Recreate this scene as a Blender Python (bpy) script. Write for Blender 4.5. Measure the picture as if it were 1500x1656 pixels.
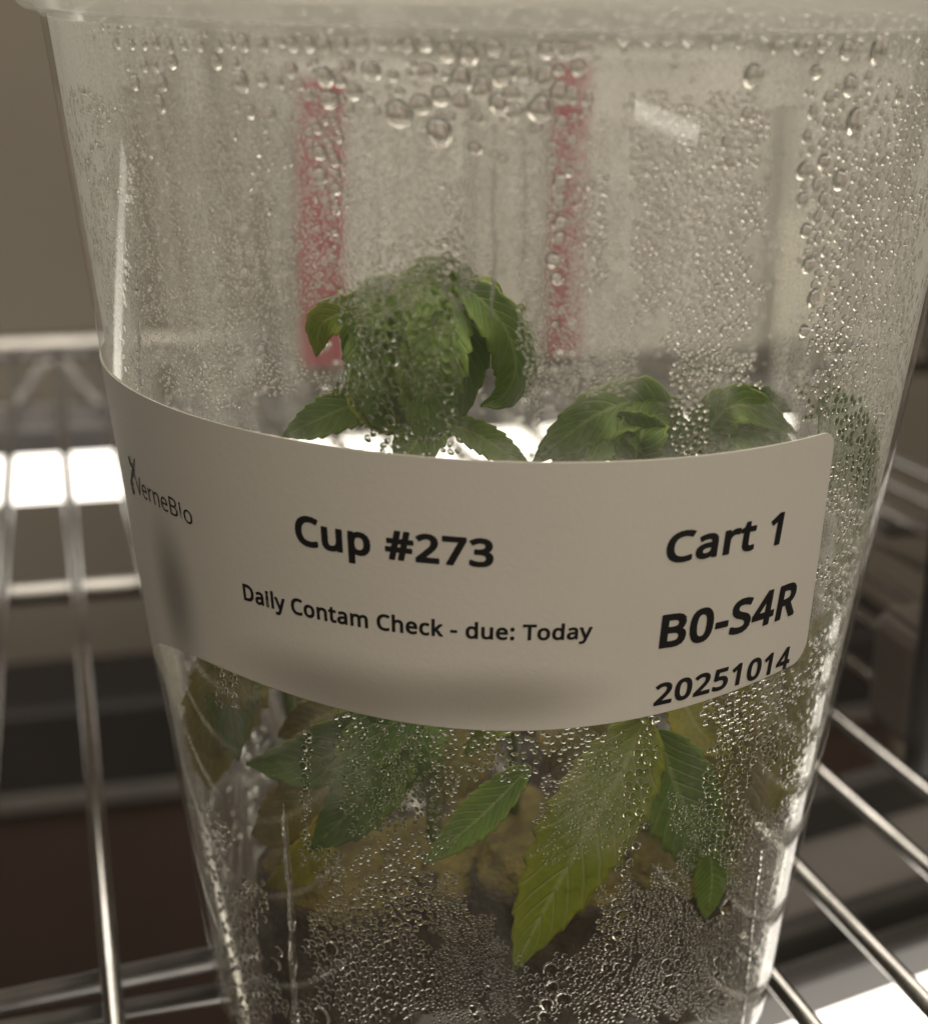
import bpy, bmesh, math, random
import numpy as np
from mathutils import Vector, Matrix, Euler

random.seed(7); rng = np.random.default_rng(7)
scene = bpy.context.scene
COL = scene.collection
for o in list(bpy.data.objects):
    bpy.data.objects.remove(o)

# ------------------------------------------------------------------ camera
F_PX, CAM_D, CAM_H, PITCH, ROLL, YAW = 2721.116, 0.21659, 0.14315, 0.31768, -0.01859, -0.02332
_c, _s = math.cos(YAW), math.sin(YAW); _cp, _sp = math.cos(PITCH), math.sin(PITCH); _cr, _sr = math.cos(ROLL), math.sin(ROLL)
fh = np.array([_s, _c, 0.]); xa = np.array([_c, -_s, 0.])
FW = _cp*fh + np.array([0, 0, -_sp]); U0 = _sp*fh + np.array([0, 0, _cp])
RT = _cr*xa - _sr*U0; UP = _sr*xa + _cr*U0
CAM = np.array([0., -CAM_D, CAM_H])
cd = bpy.data.cameras.new('camera'); cam = bpy.data.objects.new('camera', cd); COL.objects.link(cam)
m = Matrix.Identity(4)
for i in range(3):
    m[i][0] = RT[i]; m[i][1] = UP[i]; m[i][2] = -FW[i]; m[i][3] = CAM[i]
cam.matrix_world = m
cd.sensor_fit = 'HORIZONTAL'; cd.sensor_width = 36; cd.lens = 36*F_PX/1500
cd.clip_start = 0.01; cd.clip_end = 50
cd.dof.use_dof = True; cd.dof.focus_distance = 0.192
cd.dof.aperture_fstop = (cd.lens/1000)/0.0027
scene.camera = cam

# ------------------------------------------------------------------ world, lamps, exposure
w = bpy.data.worlds.new('World'); scene.world = w; w.use_nodes = True
bg = w.node_tree.nodes['Background']; bg.inputs[0].default_value = (1.0, 0.86, 0.66, 1); bg.inputs[1].default_value = 0.10

def area(name, loc, target, sx, sy, power, color=(1, .84, .62)):
    l = bpy.data.lights.new(name, 'AREA'); l.shape = 'RECTANGLE'; l.size = sx; l.size_y = sy
    l.energy = power; l.color = color
    o = bpy.data.objects.new(name, l); COL.objects.link(o); o.location = loc
    d = Vector(target) - Vector(loc)
    o.rotation_euler = d.to_track_quat('-Z', 'Y').to_euler()
    return o
area('room_lamp', (0.45, -1.35, 1.25), (0, 0.1, .07), 1.7, 1.2, 20.0, (1, .865, .68))
area('plant_fill_lamp', (0.02, 0.06, 0.55), (0, 0.03, 0), .7, .35, 4.2, (1, .91, .77))  # fill light added above the cup to brighten the leaves through the lid
vs = scene.view_settings; vs.view_transform = 'Standard'; vs.look = 'None'; vs.exposure = 0; vs.gamma = 1; vs.use_curve_mapping = False
scene.render.engine = 'CYCLES'
cy = scene.cycles
cy.use_denoising = True; cy.max_bounces = 20; cy.transmission_bounces = 16; cy.transparent_max_bounces = 24; cy.glossy_bounces = 6
cy.diffuse_bounces = 4; cy.sample_clamp_indirect = 6; cy.caustics_reflective = True; cy.caustics_refractive = True
try: cy.denoiser = 'OPENIMAGEDENOISE'; cy.denoising_prefilter = 'ACCURATE'
except Exception: pass

# lamp low on the unseen rack opposite; reflects on the cup front
area('far_tube_lamp', (1.259, -1.734, -.559), (.015, -.054, .129), .60, .016, .30, (1, .93, .82))
# ------------------------------------------------------------------ measuring helpers (a photograph point -> its place in the room)
def ray(px, py): return FW + RT*((px-750)/F_PX) - UP*((py-828)/F_PX)
def aty(px, py, y):
    v = ray(px, py); return CAM + v*((y-CAM[1])/v[1])
def atz(px, py, z):
    v = ray(px, py); return CAM + v*((z-CAM[2])/v[2])
ANG = math.radians(17)
EV = np.array([math.cos(ANG), math.sin(ANG), 0]); DV = np.array([-math.sin(ANG), math.cos(ANG), 0])
def atd(px, py, dist):
    v = ray(px, py); return CAM + v*((dist-CAM@DV)/(v@DV))
RB = 0.0401; K = (0.058-RB)/0.145
def cone_many(px, py, off=0.0):
    px = np.asarray(px, float); py = np.asarray(py, float)
    v = FW + RT*((px-750)/F_PX)[..., None] - UP*((py-828)/F_PX)[..., None]
    a = v[..., 0]**2+v[..., 1]**2-(K*v[..., 2])**2
    R0 = RB-off+K*CAM[2]
    b = 2*(CAM[0]*v[..., 0]+CAM[1]*v[..., 1]-K*v[..., 2]*R0); c0 = CAM[0]**2+CAM[1]**2-R0**2
    di = b*b-4*a*c0
    ok = di > 0
    t = (-b-np.sqrt(np.maximum(di, 0)))/(2*a)
    return CAM+v*t[..., None], ok
def cone(px, py, off=0.0):
    P, ok = cone_many(px, py, off); return P
def depth(P): return (np.asarray(P)-CAM)@FW

# ------------------------------------------------------------------ object helpers
def link(name, mesh, mat=None, parent=None):
    o = bpy.data.objects.new(name, mesh); COL.objects.link(o)
    if mat is not None and len(mesh.materials) == 0: mesh.materials.append(mat)
    if parent is not None: o.parent = parent
    return o
def from_np(name, V, Fc, mat=None, parent=None, smooth=True):
    me = bpy.data.meshes.new(name); me.from_pydata([tuple(map(float, v)) for v in V], [], [tuple(map(int, f)) for f in Fc]); me.update()
    if smooth: me.polygons.foreach_set('use_smooth', [True]*len(me.polygons))
    return link(name, me, mat, parent)
def from_bm(name, bm, mat=None, parent=None, smooth=False):
    me = bpy.data.meshes.new(name); bm.to_mesh(me); bm.free()
    if smooth: me.polygons.foreach_set('use_smooth', [True]*len(me.polygons))
    return link(name, me, mat, parent)
def thing(name, label, cat, loc=(0, 0, 0), rz=0, group=None):
    o = bpy.data.objects.new(name, None); COL.objects.link(o); o.location = loc; o.rotation_euler = (0, 0, rz)
    o.empty_display_size = .01; tag(o, label, cat, group); return o
def tag(o, label=None, cat=None, group=None, kind=None):
    if label: o['label'] = label
    if cat: o['category'] = cat
    if group: o['group'] = group
    if kind: o['kind'] = kind
    return o
def box_bm(bm, c, size, bev=0.0, rot=None, seg=2):
    r = bmesh.ops.create_cube(bm, size=1.0)
    vs_ = r['verts']
    bmesh.ops.scale(bm, vec=size, verts=vs_)
    if bev > 0:
        es = list({e for v in vs_ for e in v.link_edges})
        g = bmesh.ops.bevel(bm, geom=es, offset=bev, segments=seg, affect='EDGES', profile=.5)
        vs_ = list({v for f in g['faces'] for v in f.verts} | {v for v in vs_ if v.is_valid})
    if rot is not None: bmesh.ops.rotate(bm, cent=(0, 0, 0), matrix=rot, verts=vs_)
    bmesh.ops.translate(bm, vec=c, verts=vs_)
RZ = Matrix.Rotation(ANG, 3, 'Z')
def rod(name, pts, r, mat, parent, n=12):
    pts = [np.array(p, float) for p in pts]
    V = []; Fc = []
    for i, p in enumerate(pts):
        t = pts[min(i+1, len(pts)-1)]-pts[max(i-1, 0)]; t /= np.linalg.norm(t)
        a = np.cross(t, [0, 0, 1.]) if abs(t[2]) < .9 else np.cross(t, [1., 0, 0]); a /= np.linalg.norm(a); b = np.cross(t, a)
        rr = r[i] if hasattr(r, '__len__') else r
        for j in range(n):
            q = 2*math.pi*j/n; V.append(p+rr*(math.cos(q)*a+math.sin(q)*b))
        if i:
            for j in range(n):
                A = (i-1)*n; B = i*n; k = (j+1) % n
                Fc.append((A+j, A+k, B+k, B+j))
    Fc.append(tuple(range(n))[::-1]); Fc.append(tuple(range((len(pts)-1)*n, len(pts)*n)))
    return from_np(name, V, Fc, mat, parent)
def spline(pts, n):
    P = np.array(pts, float); P = np.vstack([2*P[0]-P[1], P, 2*P[-1]-P[-2]])
    out = []; N = len(P)-3
    for i in range(n):
        s = i/(n-1)*N; k = min(int(s), N-1); t = s-k
        p0, p1, p2, p3 = P[k:k+4]
        out.append(.5*((2*p1)+(-p0+p2)*t+(2*p0-5*p1+4*p2-p3)*t*t+(-p0+3*p1-3*p2+p3)*t**3))
    return np.array(out)

# ------------------------------------------------------------------ materials
def mat(name):
    m_ = bpy.data.materials.new(name); m_.use_nodes = True; nt = m_.node_tree
    for n in list(nt.nodes): nt.nodes.remove(n)
    out = nt.nodes.new('ShaderNodeOutputMaterial')
    return m_, nt, out
def N(nt, t, **kw):
    n = nt.nodes.new(t)
    for k_, v in kw.items():
        if hasattr(n, k_) and k_ not in n.inputs: setattr(n, k_, v)
        else: n.inputs[k_].default_value = v
    return n
def noise_mat(name, c1, c2, scale, rough=.6, metal=0.0, bump=0.0, bscale=None, stretch=(1, 1, 1), detail=4, spec=.5):
    m_, nt, out = mat(name)
    p = N(nt, 'ShaderNodeBsdfPrincipled'); p.inputs['Roughness'].default_value = rough; p.inputs['Metallic'].default_value = metal
    p.inputs['Specular IOR Level'].default_value = spec
    tc = N(nt, 'ShaderNodeTexCoord'); mp = N(nt, 'ShaderNodeMapping'); mp.inputs['Scale'].default_value = stretch
    nt.links.new(tc.outputs['Object'], mp.inputs[0])
    nz = N(nt, 'ShaderNodeTexNoise'); nz.inputs['Scale'].default_value = scale; nz.inputs['Detail'].default_value = detail
    nt.links.new(mp.outputs[0], nz.inputs['Vector'])
    r = N(nt, 'ShaderNodeValToRGB'); r.color_ramp.elements[0].position = .3; r.color_ramp.elements[1].position = .7
    r.color_ramp.elements[0].color = (*c1, 1); r.color_ramp.elements[1].color = (*c2, 1)
    nt.links.new(nz.outputs['Fac'], r.inputs[0]); nt.links.new(r.outputs[0], p.inputs['Base Color'])
    if bump:
        n2 = N(nt, 'ShaderNodeTexNoise'); n2.inputs['Scale'].default_value = bscale or scale*4; n2.inputs['Detail'].default_value = 6
        nt.links.new(tc.outputs['Object'], n2.inputs['Vector'])
        b = N(nt, 'ShaderNodeBump'); b.inputs['Strength'].default_value = bump; b.inputs['Distance'].default_value = .001
        nt.links.new(n2.outputs['Fac'], b.inputs['Height']); nt.links.new(b.outputs[0], p.inputs['Normal'])
    nt.links.new(p.outputs[0], out.inputs[0])
    return m_
M_wall = noise_mat('wall_paint', (.165, .147, .122), (.185, .167, .14), 6, .85, bump=.15, bscale=300)
M_tray = noise_mat('tray_brown', (.05, .042, .036), (.07, .058, .05), 14, .5)
M_dark = noise_mat('dark_case', (.018, .016, .016), (.03, .026, .025), 12, .5)
M_brown = noise_mat('brown_board', (.040, .026, .020), (.062, .040, .030), 9, .7)
M_chrome = noise_mat('chrome', (.27, .265, .26), (.40, .39, .38), 140, .2, metal=1.0)
M_satin = noise_mat('satin_steel', (.26, .255, .25), (.34, .33, .32), 140, .42, metal=1.0)
M_grey = noise_mat('grey_metal', (.16, .16, .17), (.20, .20, .21), 20, .5, metal=.2)
M_trayd = noise_mat('tray_grey', (.10, .095, .09), (.14, .13, .12), 15, .5)
M_traye = noise_mat('tray_edge', (.03, .028, .027), (.05, .047, .045), 15, .45)
M_card = noise_mat('carton_white', (.50, .49, .48), (.56, .55, .535), 25, .8)
M_card2 = noise_mat('carton_grey', (.42, .41, .39), (.47, .46, .44), 25, .8)
M_red = noise_mat('carton_red', (.24, .022, .045), (.30, .035, .06), 30, .7)
M_paper = noise_mat('note_paper', (.62, .62, .56), (.68, .67, .60), 30, .8)
M_smudge = noise_mat('smudge_grey', (.16, .16, .18), (.3, .3, .3), 60, .8)
M_orange = noise_mat('orange_card', (.30, .13, .05), (.40, .19, .07), 14, .8)
M_pink = noise_mat('pink_card', (.34, .26, .24), (.40, .31, .28), 14, .8)
M_ink = noise_mat('ink', (.006, .006, .008), (.012, .012, .014), 200, .6)
M_stem = noise_mat('stem_green', (.10, .15, .045), (.16, .19, .07), 120, .45)
M_plug = noise_mat('peat', (.018, .014, .010), (.075, .058, .038), 260, .9, bump=1.0, bscale=700)
M_moss = noise_mat('root_moss', (.07, .055, .018), (.17, .135, .035), 300, .85, bump=1.0, bscale=900)
M_lid = None

def emit_mat(name, color, strength):
    m_, nt, out = mat(name); e = N(nt, 'ShaderNodeEmission'); e.inputs[0].default_value = (*color, 1); e.inputs[1].default_value = strength
    nt.links.new(e.outputs[0], out.inputs[0]); return m_
M_led = emit_mat('lamp_diffuser', (1, .93, .82), 3.6)

def plastic_mat(name, tint=(.985, .985, .97), mist=False, base_haze=.03, rough=.04, ior=1.32):
    """clear thin plastic: transparent with fresnel gloss; fogged with fine mist where mist is on"""
    m_, nt, out = mat(name); L = nt.links.new
    tr = N(nt, 'ShaderNodeBsdfTransparent'); tr.inputs[0].default_value = (*tint, 1)
    gl = N(nt, 'ShaderNodeBsdfGlossy'); gl.inputs['Roughness'].default_value = rough
    # sheet fresnel, the same from both sides
    f0 = ((ior-1)/(ior+1))**2
    fg = N(nt, 'ShaderNodeNewGeometry'); fd = N(nt, 'ShaderNodeVectorMath', operation='DOT_PRODUCT'); L(fg.outputs['Normal'], fd.inputs[0]); L(fg.outputs['Incoming'], fd.inputs[1])
    fa = N(nt, 'ShaderNodeMath', operation='ABSOLUTE'); L(fd.outputs['Value'], fa.inputs[0])
    fi = N(nt, 'ShaderNodeMath', operation='SUBTRACT'); fi.inputs[0].default_value = 1; L(fa.outputs[0], fi.inputs[1])
    fp = N(nt, 'ShaderNodeMath', operation='POWER'); L(fi.outputs[0], fp.inputs[0]); fp.inputs[1].default_value = 5
    fr = N(nt, 'ShaderNodeMath', operation='MULTIPLY_ADD'); L(fp.outputs[0], fr.inputs[0]); fr.inputs[1].default_value = .55 if not mist else .25; fr.inputs[2].default_value = f0
    df = N(nt, 'ShaderNodeBsdfDiffuse'); df.inputs[0].default_value = (.90, .90, .885, 1)
    tl = N(nt, 'ShaderNodeBsdfTranslucent'); tl.inputs[0].default_value = (.90, .90, .885, 1)
    hz = N(nt, 'ShaderNodeMixShader'); hz.inputs[0].default_value = .5; L(df.outputs[0], hz.inputs[1]); L(tl.outputs[0], hz.inputs[2])
    m1 = N(nt, 'ShaderNodeMixShader'); L(tr.outputs[0], m1.inputs[1]); L(hz.outputs[0], m1.inputs[2])
    if mist:
        at = N(nt, 'ShaderNodeAttribute'); at.attribute_name = 'mist'
        tc = N(nt, 'ShaderNodeTexCoord')
        mp = N(nt, 'ShaderNodeMapping'); mp.inputs['Scale'].default_value = (1, 1, .055); L(tc.outputs['Object'], mp.inputs[0])
        n1 = N(nt, 'ShaderNodeTexNoise'); n1.inputs['Scale'].default_value = 190; n1.inputs['Detail'].default_value = 5; L(mp.outputs[0], n1.inputs['Vector'])
        n2 = N(nt, 'ShaderNodeTexNoise'); n2.inputs['Scale'].default_value = 2600; n2.inputs['Detail'].default_value = 2; L(tc.outputs['Object'], n2.inputs['Vector'])
        mr = N(nt, 'ShaderNodeMapRange'); mr.inputs[1].default_value = .3; mr.inputs[2].default_value = .7; mr.inputs[3].default_value = .28; mr.inputs[4].default_value = 1.5; L(n1.outputs['Fac'], mr.inputs[0])
        mr2 = N(nt, 'ShaderNodeMapRange'); mr2.inputs[1].default_value = .35; mr2.inputs[2].default_value = .65; mr2.inputs[3].default_value = .6; mr2.inputs[4].default_value = 1.35; L(n2.outputs['Fac'], mr2.inputs[0])
        a1 = N(nt, 'ShaderNodeMath', operation='MULTIPLY'); L(mr.outputs[0], a1.inputs[0]); L(mr2.outputs[0], a1.inputs[1])
        a2 = N(nt, 'ShaderNodeMath', operation='MULTIPLY'); L(a1.outputs[0], a2.inputs[0]); L(at.outputs['Fac'], a2.inputs[1]); a2.use_clamp = True
        lw = N(nt, 'ShaderNodeNewGeometry'); dt = N(nt, 'ShaderNodeVectorMath', operation='DOT_PRODUCT'); L(lw.outputs['Normal'], dt.inputs[0]); L(lw.outputs['Incoming'], dt.inputs[1])
        da = N(nt, 'ShaderNodeMath', operation='ABSOLUTE'); L(dt.outputs['Value'], da.inputs[0])
        dm = N(nt, 'ShaderNodeMath', operation='MAXIMUM'); L(da.outputs[0], dm.inputs[0]); dm.inputs[1].default_value = .15
        di = N(nt, 'ShaderNodeMath', operation='DIVIDE'); di.inputs[0].default_value = 1; L(dm.outputs[0], di.inputs[1])
        om = N(nt, 'ShaderNodeMath', operation='SUBTRACT'); om.inputs[0].default_value = 1; L(a2.outputs[0], om.inputs[1])
        pw = N(nt, 'ShaderNodeMath', operation='POWER'); L(om.outputs[0], pw.inputs[0]); L(di.outputs[0], pw.inputs[1])
        fe = N(nt, 'ShaderNodeMath', operation='SUBTRACT'); fe.inputs[0].default_value = 1; L(pw.outputs[0], fe.inputs[1]); L(fe.outputs[0], m1.inputs[0])
        bp = N(nt, 'ShaderNodeBump'); bp.inputs['Strength'].default_value = .25; bp.inputs['Distance'].default_value = .0002; L(n2.outputs['Fac'], bp.inputs['Height'])
        L(bp.outputs[0], gl.inputs['Normal'])
    else:
        m1.inputs[0].default_value = base_haze
    m2 = N(nt, 'ShaderNodeMixShader'); L(fr.outputs[0], m2.inputs[0]); L(m1.outputs[0], m2.inputs[1]); L(gl.outputs[0], m2.inputs[2])
    L(m2.outputs[0], out.inputs[0]); return m_
M_out = plastic_mat('clear_plastic', base_haze=.015, rough=.032, ior=1.5)
M_in = plastic_mat('fogged_plastic', mist=True, rough=.25, ior=1.12)
M_lid = plastic_mat('lid_plastic', base_haze=.33, rough=.16)

m_, nt, out = mat('water'); g = N(nt, 'ShaderNodeBsdfGlass'); g.inputs['IOR'].default_value = 1.33; g.inputs['Roughness'].default_value = 0.0
nt.links.new(g.outputs[0], out.inputs[0]); M_water = m_

def leaf_mat(name, dark, light, vein):
    m_, nt, out = mat(name); L = nt.links.new
    uv = N(nt, 'ShaderNodeAttribute'); uv.attribute_name = 'leafuv'
    sp = N(nt, 'ShaderNodeSeparateXYZ'); L(uv.outputs['Vector'], sp.inputs[0])
    ab = N(nt, 'ShaderNodeMath', operation='ABSOLUTE'); L(sp.outputs[1], ab.inputs[0])
    mid = N(nt, 'ShaderNodeMapRange'); mid.inputs[1].default_value = .03; mid.inputs[2].default_value = .10; mid.inputs[3].default_value = 1; mid.inputs[4].default_value = 0; L(ab.outputs[0], mid.inputs[0])
    k1 = N(nt, 'ShaderNodeMath', operation='MULTIPLY_ADD'); L(ab.outputs[0], k1.inputs[0]); k1.inputs[1].default_value = -.22; L(sp.outputs[0], k1.inputs[2])
    k2 = N(nt, 'ShaderNodeMath', operation='MULTIPLY'); L(k1.outputs[0], k2.inputs[0]); k2.inputs[1].default_value = 11
    k3 = N(nt, 'ShaderNodeMath', operation='FRACT'); L(k2.outputs[0], k3.inputs[0])
    k4 = N(nt, 'ShaderNodeMath', operation='SUBTRACT'); L(k3.outputs[0], k4.inputs[0]); k4.inputs[1].default_value = .5
    k5 = N(nt, 'ShaderNodeMath', operation='ABSOLUTE'); L(k4.outputs[0], k5.inputs[0])
    sv = N(nt, 'ShaderNodeMapRange'); sv.inputs[1].default_value = .03; sv.inputs[2].default_value = .14; sv.inputs[3].default_value = .7; sv.inputs[4].default_value = 0; L(k5.outputs[0], sv.inputs[0])
    mx = N(nt, 'ShaderNodeMath', operation='MAXIMUM'); L(mid.outputs[0], mx.inputs[0]); L(sv.outputs[0], mx.inputs[1])
    tc = N(nt, 'ShaderNodeTexCoord'); nz = N(nt, 'ShaderNodeTexNoise'); nz.inputs['Scale'].default_value = 150; nz.inputs['Detail'].default_value = 6; L(tc.outputs['Object'], nz.inputs['Vector'])
    rp = N(nt, 'ShaderNodeValToRGB'); rp.color_ramp.elements[0].position = .35; rp.color_ramp.elements[1].position = .68
    rp.color_ramp.elements[0].color = (*dark, 1); rp.color_ramp.elements[1].color = (*light, 1); L(nz.outputs['Fac'], rp.inputs[0])
    # rims of the blade are yellower
    em = N(nt, 'ShaderNodeMapRange'); em.inputs[1].default_value = .6; em.inputs[2].default_value = 1.0; em.inputs[3].default_value = 0; em.inputs[4].default_value = .45; L(ab.outputs[0], em.inputs[0])
    me_ = N(nt, 'ShaderNodeMixRGB'); L(em.outputs[0], me_.inputs[0]); L(rp.outputs[0], me_.inputs[1]); me_.inputs[2].default_value = (light[0]*1.35, light[1]*1.1, light[2]*.8, 1)
    mc = N(nt, 'ShaderNodeMixRGB'); L(mx.outputs[0], mc.inputs[0]); L(me_.outputs[0], mc.inputs[1]); mc.inputs[2].default_value = (*vein, 1)
    n3 = N(nt, 'ShaderNodeTexNoise'); n3.inputs['Scale'].default_value = 420; n3.inputs['Detail'].default_value = 3; L(tc.outputs['Object'], n3.inputs['Vector'])
    b3 = N(nt, 'ShaderNodeMapRange'); b3.inputs[1].default_value = .62; b3.inputs[2].default_value = .74; b3.inputs[3].default_value = 0; b3.inputs[4].default_value = .55; L(n3.outputs['Fac'], b3.inputs[0])
    m3 = N(nt, 'ShaderNodeMixRGB'); L(b3.outputs[0], m3.inputs[0]); L(mc.outputs[0], m3.inputs[1]); m3.inputs[2].default_value = (.20, .16, .045, 1); mc = m3
    p = N(nt, 'ShaderNodeBsdfPrincipled'); p.inputs['Roughness'].default_value = .5; p.inputs['Specular IOR Level'].default_value = .35; L(mc.outputs[0], p.inputs['Base Color'])
    n2 = N(nt, 'ShaderNodeTexNoise'); n2.inputs['Scale'].default_value = 900; L(tc.outputs['Object'], n2.inputs['Vector'])
    ad = N(nt, 'ShaderNodeMath', operation='MULTIPLY_ADD'); L(sv.outputs[0], ad.inputs[0]); ad.inputs[1].default_value = -1.4; L(n2.outputs['Fac'], ad.inputs[2])
    b = N(nt, 'ShaderNodeBump'); b.inputs['Strength'].default_value = .5; b.inputs['Distance'].default_value = .0004; L(ad.outputs[0], b.inputs['Height']); L(b.outputs[0], p.inputs['Normal'])
    t = N(nt, 'ShaderNodeBsdfTranslucent'); L(mc.outputs[0], t.inputs[0])
    ms = N(nt, 'ShaderNodeMixShader'); ms.inputs[0].default_value = .42; L(p.outputs[0], ms.inputs[1]); L(t.outputs[0], ms.inputs[2])
    L(ms.outputs[0], out.inputs[0]); return m_
LEAF = {
 'mid': leaf_mat('leaf_green', (.15, .265, .055), (.22, .35, .08), (.36, .45, .19)),
 'dark': leaf_mat('leaf_dark', (.10, .19, .045), (.15, .25, .058), (.23, .31, .10)),
 'lime': leaf_mat('leaf_lime', (.23, .32, .034), (.33, .39, .05), (.42, .47, .18)),
 'olive': leaf_mat('leaf_olive', (.25, .25, .034), (.34, .31, .048), (.38, .36, .11)),
 'brown': leaf_mat('leaf_brown', (.15, .13, .038), (.23, .19, .055), (.26, .22, .08)),
}

# ------------------------------------------------------------------ the setting
# back wall of the growth rack
bm = bmesh.new(); c = DV*0.62; box_bm(bm, (c[0], c[1], .25), (3.2, .02, 1.5), 0, RZ)
tag(from_bm('back_wall', bm, M_wall), kind='structure')
bm = bmesh.new(); c = DV*0.3; box_bm(bm, (c[0], c[1], -.515), (3.2, 1.8, .03), 0, RZ)
tag(from_bm('rack_floor', bm, M_brown), kind='structure')

# ------------------------------------------------------------------ wire shelf
shelf = thing('wire_shelf', 'chrome wire shelf of thin parallel rods that carries the fogged cup', 'wire shelf')
WIRES = [-157, -140, -122.5, -105.5, -88, -70.6, -52.4, -35, -16.5, 2, 20.5, 39.2, 57.1, 77.8, 92.5, 110, 127.5, 145, 162.5, 180, 197.5, 215]
for a in WIRES:
    sl = -.0005*a-.003
    p0, p1 = (EV*((a+sl*(q-100))/1000)+DV*(q/1000)+np.array([0, 0, -.0016]) for q in (-160, 432))
    rod('wire', [p0, p1], .00155, M_chrome, shelf, 12)
def rail(dist, z, r, name='cross_rail', a0=-.6, a1=.5, ang=0.0):
    e = np.array([math.cos(ANG+ang), math.sin(ANG+ang), 0])
    return rod(name, [DV*dist+e*a0+np.array([0, 0, z]), DV*dist+e*a1+np.array([0, 0, z])], r, M_satin, shelf, 16)
rail(.1905, -.0060, .0028)
for (pa, pb_, z, r) in (((0, 1622), (335, 1552), -.0055, .0018), ((0, 1668), (360, 1606), -.0050, .0015)):
    A = atz(*pa, z); B = atz(*pb_, z); rod('cross_rail', [A+(A-B)*6, B+(B-A)*.25], r, M_satin, shelf, 14)
rail(.436, .001, .0052, 'edge_rail'); rail(.436, -.0235, .0035, 'edge_rail')
zz = []
for i in range(60):
    a = -.6+i*.019
    zz += [(a, -.0035), (a+.0095, -.0035), (a+.0095+.0095, -.021)] if i % 2 == 0 else [(a+.002, -.021), (a+.0095, -.021)]
pts = []
for i in range(28):
    a = -.55+i*.040
    for da, z in ((0, -.021), (.008, -.021), (.020, -.004), (.028, -.004)):
        p = EV*(a+da)+DV*.431; pts.append((p[0], p[1], z))
rod('zigzag_wire', pts, .0022, M_satin, shelf, 8)

# ------------------------------------------------------------------ lamps under the shelf
t = thing('tube_light', 'glowing white light bar in a grey housing below the shelf back edge', 'light fixture')
a1_ = atd(1290, 720, .379)@EV; LN = a1_+.60; c = DV*.392+EV*(a1_-LN/2)
bm = bmesh.new(); z0, z1, z2 = (atd(100, q, .379)[2] for q in (684, 734, 814)); box_bm(bm, (c[0], c[1], (z0+z1)/2), (LN, .030, z0-z1), .002, RZ); from_bm('housing', bm, M_grey, t)
bm = bmesh.new(); box_bm(bm, (c[0], c[1], (z1+z2)/2-.0004), (LN-.004, .026, z1-z2-.001), .003, RZ); from_bm('diffuser', bm, M_led, t)
A = atz(1262, 1656, -.05); B = atz(1500, 1570, -.05); dd = (B-A)/np.linalg.norm(B-A); nn = np.array([-dd[1], dd[0], 0])
ang2 = math.atan2(dd[1], dd[0]); RZ2 = Matrix.Rotation(ang2, 3, 'Z')
t = thing('light_panel', 'wide flat light panel with grey tray top and glowing white front strip', 'light fixture')
c = A+dd*.06-nn*.015; bm = bmesh.new(); box_bm(bm, (c[0], c[1], -.055), (.26, .030, .010), .001, RZ2); from_bm('diffuser', bm, M_led, t)
c = A+dd*.06+nn*.0315; bm = bmesh.new(); box_bm(bm, (c[0], c[1], -.058), (.26, .058, .010), .002, RZ2); from_bm('housing', bm, M_trayd, t)
for off, h in ((.0035, .016), (.0200, .012), (.0600, .016)):
    c = A+dd*.06+nn*off; bm = bmesh.new(); box_bm(bm, (c[0], c[1], -.053+h*.2), (.262, .0065, h), .0015, RZ2); from_bm('frame_bar', bm, M_traye, t)

# ------------------------------------------------------------------ cartons standing at the back of the shelf
def carton(x0, x1, ytop, dist, deep, stripe, label, mt, red=M_red):
    P0 = atd(x0, 600, dist); P1 = atd(x1, 600, dist); a0 = P0@EV; a1 = P1@EV
    h = atd((x0+x1)/2, ytop, dist)[2]; w_ = a1-a0
    c = EV*(a0+a1)/2+DV*dist
    t = thing('carton', label, 'carton', (c[0], c[1], 0), ANG, 'cartons at the back of the shelf')
    bm = bmesh.new(); box_bm(bm, (0, deep/2, h/2), (w_, deep, h-.0008), .0012); from_bm('box', bm, mt, t)
    bm = bmesh.new(); box_bm(bm, (0, deep/2, h+.0006), (w_+.0015, deep+.0015, .003), .0008); from_bm('top_flap', bm, mt, t)
    for (f0, f1) in stripe:
        s0 = -w_/2+w_*f0; s1 = -w_/2+w_*f1
        bm = bmesh.new(); box_bm(bm, ((s0+s1)/2, -.0003, h/2), (s1-s0, .0014, h*.985), .0002); from_bm('red_stripe', bm, red, t)
    return t, w_, h
carton(484, 752, 120, .385, .06, [(.0, .27)], 'white carton with a broad red edge, behind the tall leaf cluster', M_card)
carton(757, 872, 150, .392, .03, [], 'narrow plain grey carton in the gap between two red edged cartons', M_card2)
carton(880, 1228, 100, .385, .06, [(.0, .155)], 'white carton with a narrow red edge, seen through the cup middle', M_card)
t, w_, h = carton(1232, 1420, 120, .388, .05, [], 'grey carton with a pale note low on its front', M_card2)
bm = bmesh.new(); box_bm(bm, (-w_*.18, -.0012, .028), (w_*.52, .0008, .046), 0); from_bm('paper_note', bm, M_paper, t)
bm = bmesh.new(); box_bm(bm, (-w_*.12, -.0018, .036), (w_*.2, .0006, .006), 0); from_bm('printed_mark', bm, M_smudge, t)

# dark box on the right of the shelf
P = atz(1510, 1222, 0.0)
rod('corner_post', [P+np.array([0, 0, -.002]), P+np.array([0, 0, .45])], .0055, M_dark, shelf, 20)
P = atz(1462, 1228, 0.0)
t = thing('low_tray', 'low dark brown tray on the shelf beside the corner post', 'tray', (P[0], P[1], 0), ANG)
bm = bmesh.new(); box_bm(bm, (.030, .010, .012), (.058, .018, .0235), .003); from_bm('body', bm, M_tray, t)
bm = bmesh.new(); box_bm(bm, (.030, .010, .0240), (.054, .014, .0015), .0006); from_bm('cover', bm, M_tray, t)
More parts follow.
